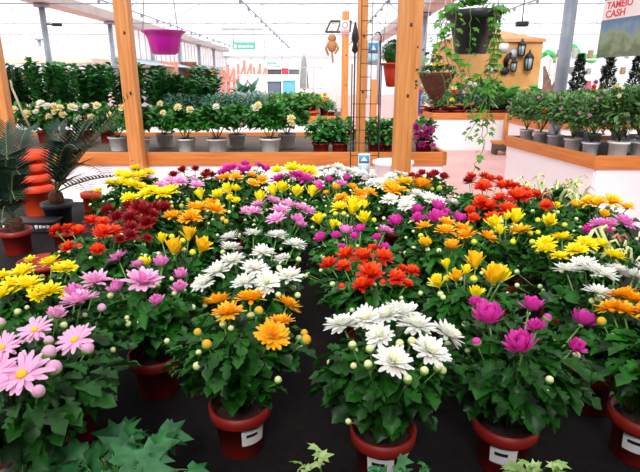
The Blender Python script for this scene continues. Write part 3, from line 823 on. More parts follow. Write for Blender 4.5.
# coir basket
Y = 4.9; p = atd(437, 73, Y)
cb = thing('coir_basket', 'brown cone-shaped coir basket hanging left of the vine', 'hanging basket', (p.x, Y, p.z))
mb = MB(); lathe(mb, [(.01, -.25), (.05, -.22), (.1, -.14), (.15, -.03), (.165, 0), (.15, .005), (.12, -.03), (.03, -.05)], 24, wob=lambda a, z: .05 * math.sin(9 * a + z * 40)); mb.build('basket', [COIR], cb)
hang(cb, [(-.15, 0, 0), (.08, .1, 0), (.12, -.08, 0)], (0, 0, RAILZ - p.z), PAPER, .004)
fol = MB(); bush(fol, (0, 0, .03), (.16, .14, .05), 60, IVY, .05, rng, zmin=-.1); fol.build('foliage', [LEAF], cb)
for k, v in enumerate([[(-.12, -.08, 0), (-.19, -.1, .03), (-.22, -.1, -.1)], [(.12, -.08, .0), (.2, -.1, .02), (.2, -.1, -.16)], [(.0, -.14, .02), (.02, -.18, -.05), (.06, -.18, -.2)], [(-.06, -.12, .02), (-.03, .05, .12), (-.1, 0, .2)]]):
    vine(cb, None, v, .05, LEAF, rng, .8, step=.03)
for k in range(3):
    link('blossom', blossom_mesh('semi', 'yellow', k), cb, (-.1 + .05 * k, -.1, .06), None, .04)
# terracotta hanging bowl with round bush
Y = 6.2; p = atd(393, 63, Y)
th = thing('hanging_bowl', 'red terracotta hanging bowl with a round dense bush, behind the thickest post', 'hanging pot', (p.x, Y, p.z))
mb = MB(); lathe(mb, [(.05, -.26), (.07, -.25), (.1, -.1), (.11, -.03), (.15, -.02), (.155, 0), (.14, 0), (.09, -.04)], 28); mb.build('bowl', [mat('hang_terra', '#c2301c', '#cc4028', .45, 6)], th)
fol = MB(); ball(fol, (0, 0, .09), (.105, .105, .12), 0, 14, 8); bush(fol, (0, 0, .1), (.13, .13, .155), 700, LANCE, .035, rng, zmin=-.5, shell=.85); fol.build('foliage', [DARKLEAF], th)
hang(th, [(-.14, 0, 0), (.1, .1, 0), (.1, -.1, 0)], (0, 0, RAILZ - p.z))

# overhead rails carrying the hanging pots
def pipe(name, a, b, r, m, n=8):
    mb = MB(); tube(mb, [a, b], r, n); return struct(mb.build(name, [m]))
for i, y in enumerate((3.25, 4.3, 4.9, 6.2)):
    pipe('beam_%d' % (i + 1), (-7.9, y, RAILZ), (3.7, y, RAILZ), .02, METAL)

# ------------------------------------------------------------------ plants on the long bench
WPOT = pot_mesh('white_pot', .115, .085, .165, .02, POTWHITE)
WSOIL = soil_mesh(.1)
SURF = BH - .05
FOLV = {}
def fol_variant(key, fn, k):
    kk = (key, k)
    if kk not in FOLV: FOLV[kk] = fn(k)
    return FOLV[kk]
def hyd_fol(k):
    rng = random.Random(100 + k); mb = MB()
    bush(mb, (0, 0, .345), (.28, .25, .17), 560, OVAL, .085, rng, shell=.25, zmin=-.5)
    for j in range(7):
        a = j * .9; tube(mb, [(0, 0, .14), (.1 * math.cos(a), .1 * math.sin(a), .3)], .004, 5)
    return mb.mesh('shrub_foliage', [DARKLEAF])
def shrub(label, px, Y, s=1.0, heads=(), color='cream', group='shrubs in white pots on the long bench', pot=WPOT, surf=SURF, key='hyd', fn=hyd_fol, hs=.085, name='potted_shrub', cat='potted shrub', seed=0, sz=None, kind='pom'):
    x = atd(px, 140, Y).x
    root = thing(name, label, cat, (x, Y, surf), group, 0)
    rng = random.Random(int(px * 3 + Y * 100 + seed))
    if pot is not None:
        link('pot', pot, root, None, None, s); link('soil', WSOIL, root, (0, 0, .14 * s), None, s)
    f = link('foliage', fol_variant(key, fn, rng.randrange(3)), root, None, Quaternion((0, 0, 1), rng.random() * 6.28), (s, s, s * (sz or 1)))
    for (hx, hy, *c) in heads:
        w = atd(hx, hy, Y - .2 * s); loc = w - root.location
        link('flower_head', blossom_mesh(kind, c[0] if c else color, rng.randrange(3)), root, loc, Vector((0, 0, 1)).rotation_difference(Vector((rng.gauss(0, .3), -.7, 1))), hs * rng.uniform(.8, 1.15))
    return root
shrub('leafy shrub in a white pot just right of the left wooden post', 140, 5.74, .98, [(122, 108)])
shrub('leafy shrub with pale blooms in a white pot, second from the left post', 186, 5.78, .95, [(163, 113), (190, 110), (178, 108)])
shrub('leafy shrub in the bright white pot left of the middle of the long bench', 217, 5.7, 1, [(216, 107, 'white')])
shrub('leafy shrub in a white pot half hidden behind its two neighbours', 237, 6.2, .95, [(254, 108, 'white')])
shrub('leafy shrub in the rightmost bright white pot before the bare bench top', 270, 5.7, 1.03, [(256, 109, 'white'), (291, 119), (292, 124), (258, 106)])
shrub('leafy shrub in a white pot behind the rightmost white-potted one', 287, 6.2, 1, [(288, 112)])
shrub('leafy shrub in a white pot behind the second one from the left post', 165, 6.25, .95, [(160, 104)])
shrub('leafy shrub in a white pot partly behind the left wooden post', 118, 5.95, .95, [(110, 115)])
GP = pot_mesh('dark_tray_pot', .1, .08, .1, .02, POTRED)
def leafy_fol(k):
    rng = random.Random(150 + k); mb = MB()
    bush(mb, (0, 0, .22), (.19, .18, .17), 240, OVAL, .085, rng, shell=.2, zmin=-.8)
    return mb.mesh('leafy_foliage', [mat('fresh_leaf', '#2c7a30', '#57a84c', .4, 8, .2, rnd=True)])
for px, lab in ((321, 'fresh green leafy plant at the left of the four low ones beside the trellis'), (340, 'fresh green leafy plant just left of the trellis post'), (376, 'fresh green leafy plant just right of the trellis post'), (391, 'fresh green leafy plant half hidden by the thickest post')):
    shrub(lab, px, 5.85, 1.0 if px != 391 else .95, pot=GP, key='leafy', fn=leafy_fol, group='fresh green leafy plants by the trellis', name='leafy_plant', cat='potted plant')
def bloom_fol(k):
    rng = random.Random(170 + k); mb = MB()
    bush(mb, (0, 0, .22), (.17, .15, .16), 150, OVAL, .085, rng, shell=.3, zmin=-.8)
    return mb.mesh('bloom_foliage', [DARKLEAF])
shrub('pink-magenta hydrangea at the right end of the long bench', 424, 5.85, 1, [(416, 127, 'magenta'), (424, 128, 'lilac'), (430, 130, 'magenta'), (421, 135, 'magenta'), (415, 138, 'lilac'), (428, 138, 'magenta'), (422, 145, 'magenta'), (433, 146, 'lilac'), (417, 130, 'lilac'), (426, 133, 'magenta')], pot=GP, key='bloom', fn=bloom_fol, group=None, name='hydrangea', cat='potted flower', hs=.085)
# cream flowers
def cream_fol(k):
    rng = random.Random(190 + k); mb = MB()
    bush(mb, (0, 0, .3), (.25, .22, .2), 300, OVAL, .085, rng, shell=.3, zmin=-.8)
    return mb.mesh('cream_foliage', [DARKLEAF])
CP2 = pot_mesh('dark_red_pot', .1, .075, .15, .02, POTRED)
cf = [(22, [(27, 114), (14, 110)], 'cream-flowered plant farthest left, above the palms'),
      (46, [(41, 104, 'white'), (48, 107, 'white'), (49, 117), (36, 112, 'white')], 'cream-flowered plant second from the left'),
      (66, [(55, 112), (63, 115), (60, 108), (71, 107), (74, 108, 'white'), (54, 106)], 'cream-flowered plant with the densest pale heads'),
      (87, [(78, 119, 'white'), (91, 117), (86, 107, 'white')], 'cream-flowered plant with one large pale head at front'),
      (108, [(97, 106), (101, 113), (112, 118), (117, 115), (108, 110)], 'cream-flowered plant nearest the left wooden post')]
for px, hd, lab in cf:
    shrub(lab, px, 6.7, 1, hd, pot=CP2, key='cream', fn=cream_fol, group='cream-flowered plants on the long bench', name='hydrangea', cat='potted flower', hs=.1)

# ------------------------------------------------------------------ tall and low plants on the second bench
def tall_fol(k):
    rng = random.Random(210 + k); mb = MB()
    for s in range(13):
        a = rng.random() * 6.28; r = .2 * math.sqrt(rng.random())
        top = Vector((r * 1.7 * math.cos(a), r * 1.7 * math.sin(a), rng.uniform(.8, 1.12)))
        b = Vector((r * .4 * math.cos(a), r * .4 * math.sin(a), .15))
        tube(mb, [b, b.lerp(top, .6), top], .008, 5)
        for j in range(24):
            t = .12 + .88 * j / 23; q = b.lerp(top, t); az = j * 2.4
            leaf(mb, OVAL, q, Vector((math.cos(az), math.sin(az), .75)), rng.uniform(.13, .2), wid=1.0)
    return mb.mesh('tall_foliage', [TALLLEAF])
BP = pot_mesh('black_nursery_pot', .13, .1, .18, .02, BLACKPOT)
tl = [-25, -5, 14, 33, 52, 70, 88, 106, 124, 143, 161, 178, 196, 213]
ordn = ['first', 'second', 'third', 'fourth', 'fifth', 'sixth', 'seventh', 'eighth', 'ninth', 'tenth', 'eleventh', 'twelfth', 'thirteenth', 'fourteenth', 'fifteenth']
for i, px in enumerate(tl):
    shrub('tall dark green leafy plant, %s from the left in the dense back row' % ordn[i], px, 11.3 + .25 * (i % 2), 1, pot=BP, key='tall', fn=tall_fol, group='tall leafy plants in the back row', name='tall_leafy_plant', cat='potted plant', seed=i, sz=(.95, .9, .92, .93, 1.02, 1, 1.0, .97, .93, .95, .92, .82, .8, .75)[i],
          heads=[(27, 74, 'orange'), (25, 79, 'cream'), (32, 80, 'cream')] if i == 3 else (), hs=.16)
for i, px in enumerate([-40, 24, 62, 97, 134, 170, 205]):
    shrub('tall dark green leafy plant, %s from the left in the rearmost row' % ordn[i], px, 12.6, 1.05, pot=BP, key='tall', fn=tall_fol, group='tall leafy plants in the rearmost row', name='tall_leafy_plant', cat='potted plant', seed=i + 40, sz=.9)
def low_fol(m, leafs=.06, n=240, tm=LANCE):
    def fn(k):
        rng = random.Random(250 + k); mb = MB()
        bush(mb, (0, 0, .24), (.24, .22, .16), n, tm, leafs, rng, shell=.2, zmin=-.7)
        return mb.mesh('low_foliage', [m])
    return fn
for i, px in enumerate([178, 196, 214, 232, 250, 266]):
    shrub('low blue-green shrub, %s from the left behind the white-potted shrubs' % ordn[i], px, 10.98, 1.25, pot=BP, key='blue', fn=low_fol(BLUELEAF, .09), group='low blue-green shrubs on the second bench', name='low_shrub', cat='potted shrub', seed=i)
for i, px in enumerate([230, 243, 256, 268]):
    shrub('silvery grey shrub, %s from the left behind the blue-green ones' % ordn[i], px, 11.9, 1.3, pot=BP, key='silver', fn=low_fol(SILVERLEAF, .08), group='silvery shrubs on the second bench', name='silver_shrub', cat='potted shrub', seed=i)
for i, px in enumerate([281, 296, 309]):
    shrub('lime green shrub, %s from the left near the aisle' % ordn[i], px, 11.0 + .1 * i, 1.3, pot=BP, key='lime', fn=low_fol(mat('mid_leaf', '#4f9440', '#82bc5c', .45, 8, .25), .09, 260, OVAL), group='lime green shrubs on the second bench', name='lime_shrub', cat='potted shrub', seed=i)
shrub('burgundy-leaved plant beside the lime green shrubs', 305, 11.6, 1.1, pot=CP2, key='burg', fn=low_fol(REDLEAF, .12, 160), group=None, name='burgundy_plant', cat='potted plant')
shrub('spiky fern-like plant standing above the blue-green shrubs', 247, 12.8, 1.5, pot=BP, key='fern', fn=low_fol(BLUELEAF, .3, 130), group=None, name='spiky_plant', cat='potted plant')
shrub('yellow and orange flowered plant on the second bench near the aisle', 324, 11.7, 1.0, [(320, 96, 'yellow'), (325, 95, 'orange'), (322, 100, 'yellow'), (327, 99, 'orange')], pot=TERRA and CP2, key='lime', fn=low_fol(LIMELEAF, .07), group=None, name='flowering_plant', cat='potted flower', hs=.12)
shrub('dark low plant in a tray on the second bench by the thin post', 331, 11.0, .75, pot=CP2, key='dk', fn=low_fol(DARKLEAF, .07), group=None, name='low_plant', cat='potted plant')
# orange pots between lime shrubs
for i, (px, Y) in enumerate(((313, 10.95), (297, 10.85))):
    x = atd(px, 108, Y).x
    o = link('terracotta_pot', pot_mesh('orange_pot', .13, .1, .13, .03, TERRA), None, (x, Y, SURF)); tag(o, ('orange pot by the rail near the thin post', 'orange pot below the lime green shrubs')[i], 'pot')

# ------------------------------------------------------------------ right bench: roses in white pots
def rose_fol(k):
    rng = random.Random(300 + k); mb = MB()
    bush(mb, (0, 0, .365), (.25, .23, .22), 1200, SMALL, .055, rng, shell=.12, zmin=-.55)
    for j in range(16):
        a = rng.random() * 6.28; tube(mb, [(0, 0, .13), (.08 * math.cos(a), .08 * math.sin(a), .3), (.17 * math.cos(a), .17 * math.sin(a), rng.uniform(.45, .6))], .0025, 4)
    return mb.mesh('rose_foliage', [ROSELEAF])
RPOT = pot_mesh('rose_pot', .085, .065, .135, .018, POTWHITE)
RPOTG = pot_mesh('rose_pot_grey', .085, .065, .135, .018, POTGREY)
rose_cols = ['pink', 'lilac', 'pink', 'red', 'cream', 'pink']
def rose(label, x, Y, s, seed, pot=RPOT, n=6):
    root = thing('rose_bush', label, 'potted rose', (x, Y, SURF), 'rose bushes in white pots')
    rng = random.Random(seed)
    link('pot', pot, root, None, None, s); link('soil', WSOIL, root, (0, 0, .12 * s), None, s * .74)
    link('foliage', fol_variant('rose', rose_fol, seed % 3), root, None, Quaternion((0, 0, 1), rng.random() * 6.28), s)
    for k in range(n):
        d = Vector((rng.gauss(0, 1), rng.gauss(-.6, .7), rng.gauss(.5, .6))).normalized()
        link('blossom', blossom_mesh('pom', rose_cols[rng.randrange(6)], k), root, Vector((d.x * .23, d.y * .21, .36 + d.z * .22)) * s, Vector((0, 0, 1)).rotation_difference(d), .035 * s)
nm = ['first', 'second', 'third', 'fourth', 'fifth', 'sixth', 'seventh']
L0 = Vector((C2.x, C2.y, 0)); L1 = Vector((C1.x, C1.y, 0))
for i, px in enumerate([526, 540, 555, 572, 590]):
    # along the slanted left rail, .17 m inside
    lo, hi = 0.0, 1.0
    for _ in range(30):
        t_ = (lo + hi) / 2; q = L0.lerp(L1, t_) + Vector((.15, 0, 0))
        d = Vector((q.x, q.y, SURF + .06 - CH)); fx = d.y * CP - d.z * SP
        if 320 + F * q.x / fx < px: lo = t_
        else: hi = t_
    rose('rose bush, %s along the slanted left rail from the aisle end' % nm[i], q.x, q.y, 1.1 if i < 4 else 1.05, 40 + i, RPOTG if i in (1, 2, 4) else RPOT)
x = at(610, 150, SURF + .06); rose('rose bush in the brightest white pot at the bench corner', x.x, C1.y + .19, 1.25, 51, RPOT, 7)
rose('rose bush in a grey-white pot right of the corner one, at the picture edge', atd(640, 150, C1.y + .21).x, C1.y + .21, 1.25, 52, RPOTG, 7)
for i, (dx, Y) in enumerate([(.62, C1.y + .62), (.5, C1.y + 1.1), (.95, C1.y + .95), (.55, C1.y + 1.55), (1.0, C1.y + 1.45), (1.35, C1.y + .5), (1.4, C1.y + 1.2)]):
    rose('rose bush of the inner rows, %s counting back from the corner pot' % nm[i], C1.x + dx, Y, 1.15, 60 + i, RPOTG, 5)

# ------------------------------------------------------------------ behind the right bench
BHF = .78 - .05
def big_fol(k):
    rng = random.Random(330 + k); mb = MB()
    for j in range(34):
        a = rng.random() * 6.28; e = rng.uniform(.2, 1.2); l = rng.uniform(.3, .5)
        d = Vector((math.cos(a) * math.cos(e), math.sin(a) * math.cos(e), math.sin(e)))
        tube(mb, [(0, 0, .12), d * l * .5 + Vector((0, 0, .15))], .005, 4)
        leaf(mb, OVAL, d * l * .5 + Vector((0, 0, .15)), Vector((d.x, d.y, d.z * .4)), l * .75, wid=.75)
    return mb.mesh('broad_foliage', [mat('broad_leaf', '#2e7a30', '#5fae48', .35, 5, .25, rnd=True)])
for i, (px, Y) in enumerate([(496, 11.6), (512, 11.9), (526, 11.5), (482, 12.2), (505, 12.6)]):
    shrub('broad-leaved bright green plant, %s in the clump under the ochre kiosk' % nm[i], px, Y, 1.12, [(527, 90, 'yellow')] if i == 2 else (), pot=BP, surf=BHF, key='broad', fn=big_fol, group='broad-leaved plants under the kiosk', name='broad_leaf_plant', cat='potted plant', hs=.13, seed=i)
TRAY = pot_mesh('low_tray', .12, .1, .07, .02, CP2.materials[0])
def succ(label, px, Y, m, s, heads=(), col='pink', hs=.13):
    shrub(label, px, Y, s, heads, color=col, pot=TRAY, surf=BHF, key='s' + m.name, fn=low_fol(m, .08, 170), group=None, name='low_plant', cat='potted plant', hs=hs)
succ('grey-green low plant at the left end of the far bench', 421, 11.9, SILVERLEAF, 1.08, [(420, 91, 'red'), (424, 86, 'yellow')])
succ('low plant behind the tip of the coir basket on the far bench', 440, 11.5, ROSELEAF, 1.22, [(437, 99, 'yellow'), (452, 100, 'yellow')], hs=.09)
succ('plant with a rosy pink ball flower on the far bench', 456, 11.6, BLUELEAF, 1.28, [(455, 92, 'red'), (454, 88, 'cream')])
succ('plant with a large pink ball flower on the far bench', 470, 11.5, BLUELEAF, 1.35, [(467, 93, 'pink')], hs=.2)
succ('plant with white starry flowers on the far bench', 478, 11.9, DARKLEAF, 1.62, [(470, 83, 'white'), (475, 85, 'white'), (486, 81, 'white'), (467, 80, 'white')], hs=.11)
succ('low green plant on the far bench next to the aisle', 492, 11.5, ROSELEAF, 1.28)
succ('plant with magenta flowers at the right of the far bench by the aisle', 512, 11.55, BLUELEAF, 1.28, [(513, 112, 'magenta'), (515, 116, 'red'), (511, 109, 'pink')], hs=.1)

for i, (px, Y, sc_) in enumerate([(430, 12.3, 1.5), (447, 12.1, 1.55), (463, 12.5, 1.8), (482, 12.9, 1.9), (499, 11.6, 1.2), (436, 11.65, 1.05), (487, 11.5, 1.15)]):
    shrub('leafy green plant filling the far bench, %s planted' % nm[i] if False else ['leafy plant at the back left of the far bench, behind the coir basket', 'leafy plant at the back of the far bench, behind the rosy ball flower', 'leafy plant at the back of the far bench, behind the pink ball flower', 'tallest leafy plant of the far bench, under the kiosk wall', 'leafy plant at the front right of the far bench', 'leafy plant at the front left of the far bench', 'leafy plant at the front of the far bench, behind the long vine'][i],
          px, Y, sc_, pot=TRAY, surf=BHF, key='farfill%d' % (i % 2), fn=low_fol((ROSELEAF, DARKLEAF)[i % 2], .09, 230), group='leafy green plants on the far bench', name='low_plant', cat='potted plant', seed=i)
p = atd(417.5, 98, 11.4)
o = MB(); box(o, (0, 0, .26), (.12, .1, .52), 0, .01); o = o.build('blue_box', [mat('blue_paint', '#1e3fa0', '#2a4fb4', .5, 4)], None, True, (p.x, 11.4, BHF)); tag(o, 'upright blue box beside the hidden wooden post', 'box')
# step stool by the aisle
p = atd(501, 146, 10.7)
st = thing('wooden_stool', 'low wooden step on the pink floor by the far bench', 'stool', (p.x, 10.6, 0))
mb = MB(); box(mb, (0, 0, .24), (.42, .3, .05), 0, .005); mb.build('seat', [WOODH], st)
for sx in (-.16, .16):
    mb = MB(); box(mb, (sx, 0, .11), (.05, .26, .215)); mb.build('leg', [PLANK], st)
mb = MB(); box(mb, (0, -.13, .15), (.38, .02, .12)); mb.build('apron', [PLANK], st)

# tall stand behind right bench holding topiaries, driftwood, orchids
st = bench('white bench behind the rose pots carrying slim topiary trees', [(3.7, 9.0), (8.6, 9.0), (8.6, 10.4), (3.7, 10.4)], .78, .13, PLANK)
def topiary(label, px, top, Y, w):
    b = atd(px, 100, Y); z1 = atd(px, top, Y).z
    root = thing('topiary_tree', label, 'topiary', (b.x, Y, BHF), 'slim topiary trees')
    link('pot', BP, root)
    h = z1 - BHF; rng = random.Random(int(px)); mb = MB()
    tube(mb, [(0, 0, .15), (0, 0, h * .95)], .012, 6, 1)
    for k in range(1100):
        t = rng.random(); z = .45 + (h - .45) * t
        r = w * (1 - t) ** .8 * (.75 + .25 * math.sin(t * 26)) + .01
        a = rng.random() * 6.28
        leaf(mb, LANCE, (r * .8 * math.cos(a), r * .8 * math.sin(a), z), Vector((math.cos(a), math.sin(a), .9)), .07)
    mb.build('crown', [mat('cypress', '#12301c', '#2a5634', .6, 8), COIR], root)
topiary('slim dark topiary tree, shortest and leftmost of three', 575, 55, 9.4, .16)
topiary('slim dark topiary tree, middle of three below the cashier sign', 605, 49, 9.5, .15)
topiary('slim dark topiary tree nearest the right picture edge', 632, 54, 9.3, .17)
# driftwood root
p = atd(545, 95, 9.4)
dr = MB(); rng = random.Random(77)
for k in range(9):
    a = rng.uniform(-.3, PI + .3)
    e = Vector((math.cos(a) * rng.uniform(.25, .5), rng.gauss(0, .08), abs(math.sin(a)) * rng.uniform(.6, .95) + .05))
    pts = [Vector((rng.gauss(0, .04), 0, .02))] + [e * t_ + Vector((rng.gauss(0, .04), rng.gauss(0, .04), .02)) for t_ in (.35, .7, 1)]
    tube(dr, pts, [.13, .11, .07, .02], 7)
o = dr.build('driftwood_root', [mat('driftwood', '#7a5a48', '#a88670', .85, 9, bump=.5)], None, True, (p.x, 9.4, BHF)); tag(o, 'gnarled brown driftwood root behind the rose bushes', 'driftwood')
def orchid(label, px, py, Y, col, nfl=5):
    b = atd(px, 95, Y); z1 = atd(px, py, Y).z - BHF
    root = thing('orchid', label, 'potted flower', (b.x, Y, BHF), 'orchids behind the rose bench')
    link('pot', RPOT, root)
    rng = random.Random(int(px * 3)); mb = MB()
    tube(mb, [(0, 0, .1), (.02, 0, z1 * .6), (.0, -.03, z1)], .006, 5)
    for k in range(6): leaf(mb, OVAL, (0, 0, .12), Vector((math.cos(k), math.sin(k), .5)), .22)
    mb.build('foliage', [DARKLEAF], root)
    for k in range(nfl):
        link('blossom', blossom_mesh('semi', col, k), root, (rng.gauss(0, .05), -.05, z1 - .07 * k), Vector((0, 0, 1)).rotation_difference(Vector((0, -1, .4))), .1)
orchid('purple orchid beside the driftwood root', 558, 74, 9.35, 'magenta', 3)
orchid('pink-red flower low beside the leftmost topiary', 592, 87, 9.3, 'red', 3)
orchid('yellow orchid between middle and right topiary', 611, 88, 9.3, 'yellow', 3)
orchid('violet orchid at the right picture edge', 637, 62, 9.5, 'magenta', 6)
orchid('pale pink orchid left of the middle topiary', 598, 70, 9.8, 'pink', 4)
orchid('white flower cluster between the topiaries', 603, 92, 9.25, 'white', 3)
for i, (px, Y) in enumerate([(535, 9.35), (566, 9.3), (585, 9.6), (620, 9.6), (640, 9.9)]):
    shrub('low green filler plant, %s from the left among topiaries and orchids' % nm[i], px, Y, .95, pot=CP2, surf=BHF, key='sfill', fn=low_fol(ROSELEAF, .08, 200), group='low green plants among the topiaries', name='low_plant', cat='potted plant', seed=i)

# ochre kiosk with lanterns
KY = 13.8
kl, kr = atd(452, 60, KY).x, atd(541, 60, KY).x; kz = atd(541, 39, KY).z
ks = thing('kiosk', 'ochre kiosk with a tiled hip roof hung with lanterns and plates', 'kiosk', ((kl + kr) / 2, KY + 1.2, 0))
ochre = mat('ochre_wall', '#cc9450', '#dcaa6c', .8, 3)
mb = MB(); box(mb, (0, 0, kz / 2), (kr - kl, 2.4, kz)); mb.build('wall', [ochre], ks, False)
hw = (kr - kl) / 2
mb = MB(); e = .05; rz = kz + .3
v = [(-hw - e, -1.2 - e, kz), (hw + e, -1.2 - e, kz), (hw + e, 1.2 + e, kz), (-hw - e, 1.2 + e, kz), (-hw * .35, 0, rz), (hw * .35, 0, rz)]
mb.add(v, [(0, 1, 5, 4), (1, 2, 5), (2, 3, 4, 5), (3, 0, 4), (3, 2, 1, 0)]); box(mb, (0, -1.2 - e, kz - .03), (2 * hw + 2 * e, .04, .08))
mb.build('roof', [mat('tan_roof', '#c98a58', '#dca878', .7, 6)], ks, False)
def lantern(label, px, py, s):
    p = atd(px, py, KY - .11)
    root = thing('wall_lantern', label, 'lantern', (p.x, KY - .1, p.z), 'lanterns on the ochre kiosk')
    mb = MB(); lathe(mb, [(.05, -.2), (.09, -.17), (.1, -.16)], 8); lathe(mb, [(.12, .1), (.1, .14), (.03, .22), (.012, .28)], 8)
    for k in range(6):
        a = k * PI / 3; tube(mb, [(.09 * math.cos(a), .09 * math.sin(a), -.16), (.105 * math.cos(a), .105 * math.sin(a), .1)], .01, 5)
    mb.build('frame', [DARKMETAL], root)
    mb = MB(); lathe(mb, [(.075, -.16), (.09, .1)], 8); mb.build('glass', [mat('lantern_glass', '#9fb0b4', rough=.2)], root)
    root.scale = (s, s, s)
lantern('upper black lantern on the ochre wall', 522, 49, .9)
lantern('lower right black lantern on the ochre wall', 529, 62, 1.05)
lantern('small black lantern below the round clock', 514, 66, .75)
def disc(label, px, py, r, m1, m2, name, cat):
    p = atd(px, py, KY - .03)
    root = thing(name, label, cat, (p.x, KY - .02, p.z))
    mb = MB(); n = 20
    for (rr, y0, y1, mi) in ((r, .018, -.012, 0), (r * .75, 0, -.018, 1)):
        V = [(rr * math.cos(2 * PI * k / n), y, rr * math.sin(2 * PI * k / n)) for y in (y0, y1) for k in range(n)]
        mb.add(V, [(k, (k + 1) % n, n + (k + 1) % n, n + k) for k in range(n)] + [list(range(n, 2 * n))], mi)
    mb.build('plate', [m1, m2], root)
disc('pale round plate on the ochre wall', 504, 47, .13, PAPER, POTWHITE, 'wall_plate', 'plate')
disc('grey round clock on the ochre wall', 514, 53.5, .13, METAL, LIGHTMETAL, 'wall_clock', 'clock')
disc('small pale plate low on the ochre wall', 492, 69, .09, LIGHTMETAL, POTWHITE, 'wall_plate', 'plate')
p = atd(507, 58, KY - .06)
mb = MB(); tube(mb, [(0, .05, -.18), (-.02, -.03, -.05), (.02, -.05, .06), (.08, 0, .1), (.06, .05, .02)], [.05, .07, .05, .04, .03], 8)
o = mb.build('wall_ornament', [DARKMETAL], None, True, (p.x, KY - .05, p.z)); tag(o, 'dark curved ornament left of the round clock', 'ornament')
p = atd(505, 71, KY - .06); mb = MB(); ball(mb, (0, 0, 0), (.12, .06, .1)); tube(mb, [(0, 0, 0), (.08, 0, .16)], .02, 6)
o = mb.build('wall_ornament', [DARKMETAL], None, True, (p.x, KY - .05, p.z)); tag(o, 'dark lumpy ornament low on the ochre wall', 'ornament')

# cashier banner
A = atd(596, 58, 9.3); B = atd(640, 54, 8.3)
dv = Vector((B.x - A.x, B.y - A.y, 0)).normalized(); ang = math.atan2(dv.y, dv.x)
zb = A.z; zt = atd(596, -6, 9.3).z
bn = thing('cashier_sign', 'hanging landscape banner with red lettering on a white strip', 'sign', (A.x, A.y, zb), None, ang)
LN = 1.75; HT = zt - zb + .12
ban = bpy.data.materials.new('banner_print'); ban.use_nodes = True
nt = ban.node_tree; N = nt.nodes; Lk = nt.links; bs = N['Principled BSDF']; bs.inputs['Roughness'].default_value = .25
tc = N.new('ShaderNodeTexCoord'); sx = N.new('ShaderNodeSeparateXYZ'); Lk.new(tc.outputs['Object'], sx.inputs[0])
nz = N.new('ShaderNodeTexNoise'); nz.inputs['Scale'].default_value = 4.5; nz.inputs['Detail'].default_value = 5; Lk.new(tc.outputs['Object'], nz.inputs[0])
ma = N.new('ShaderNodeMath'); ma.operation = 'MULTIPLY_ADD'; ma.inputs[1].default_value = .9; Lk.new(nz.outputs[0], ma.inputs[0]); Lk.new(sx.outputs['Z'], ma.inputs[2])
rp = N.new('ShaderNodeValToRGB'); Lk.new(ma.outputs[0], rp.inputs[0])
els = rp.color_ramp.elements
els[0].position = .35; els[0].color = lin('#74806e'); els[1].position = 1.25 if False else 1.0; els[1].color = lin('#5b7f9e')
for ps, cc in ((.55, '#5d7048'), (.75, '#8a9c78'), (.88, '#6f8ea6')):
    e_ = els.new(ps); e_.color = lin(cc)
Lk.new(rp.outputs[0], bs.inputs['Base Color'])
mb = MB(); box(mb, (LN / 2, .012, HT / 2), (LN, .02, HT)); mb.build('print', [ban], bn, False)
zs = atd(602, 19, 9.2).z - zb
mb = MB(); box(mb, (LN / 2, -.004, zs + .13), (LN - .02, .008, .3)); mb.build('strip', [mat('strip_white', '#f4ecec', rough=.5)], bn, False)
REDT = mat('letter_red', '#d8404a', rough=.5)
def text(parent, body, size, loc, m, name='lettering', sx=1):
    cu = bpy.data.curves.new('lettering', 'FONT'); cu.body = body; cu.size = size; cu.extrude = .002; cu.offset = .003
    o = bpy.data.objects.new(name, cu); COL.objects.link(o); o.parent = parent
    o.rotation_euler = (PI / 2, 0, 0); o.location = loc; o.scale.x = sx
    cu.materials.append(m)
    dg = bpy.context.evaluated_depsgraph_get()
    me = bpy.data.meshes.new_from_object(o.evaluated_get(dg))
    q = bpy.data.objects.new(name, me); COL.objects.link(q); q.parent = parent
    q.rotation_euler = o.rotation_euler; q.location = loc; q.scale.x = sx
    if not me.materials: me.materials.append(m)
    bpy.data.objects.remove(o); bpy.data.curves.remove(cu)
    return q
text(bn, 'TAMEIO', .15, (.1, -.0105, zs + .145), REDT, sx=1.1)
text(bn, 'CASH', .15, (.1, -.0105, zs + .015), REDT, sx=1.2)
for xx in (.1, LN - .1):
    mb = MB(); tube(mb, [(xx, .012, HT), (xx, .012, 4.0 - zb)], .006, 5); mb.build('hanger_wire', [WIRE], bn)

# green ribbons hanging behind the topiaries
gr = mat('ribbon_green', '#5fe08a', '#8af0a8', .5, 6, .4)
def ribbon(label, pts, w, Y):
    P = [atd(x, y, Y) for x, y in pts]; mb = MB(); V = []
    rr = []
    for i in range(len(P) - 1):
        for k in range(6): rr.append(P[i].lerp(P[i + 1], k / 6))
    rr.append(P[-1])
    for i, q in enumerate(rr):
        o_ = .05 * math.sin(i * .8)
        V += [(q.x, q.y + o_, q.z + w / 2), (q.x, q.y - o_, q.z - w / 2)]
    mb.add(V, [(2 * i, 2 * i + 2, 2 * i + 3, 2 * i + 1) for i in range(len(rr) - 1)])
    o = mb.build('ribbon', [gr]); tag(o, label, 'ribbon', 'green ribbons at the right')
    so = o.modifiers.new('s', 'SOLIDIFY'); so.thickness = .006
RY = 15.2
ribbon('green ribbon hanging in zigzags left of the cashier sign', [(553, 60), (566, 54), (573, 47), (582, 56), (592, 60), (600, 56)], .2, RY)
ribbon('green ribbon slung between the kiosk and the steel post', [(530, 66), (536, 61), (543, 55), (548, 52), (556, 57)], .16, RY)
ribbon('short green ribbon end dangling beside the zigzag one', [(569, 52), (570, 60), (569, 66)], .22, RY + .1)
mb = MB(); tube(mb, [(atd(520, 46, RY).x, RY + .05, atd(573, 45, RY).z), (atd(612, 46, RY).x, RY + .05, atd(573, 45, RY).z)], .01, 5)
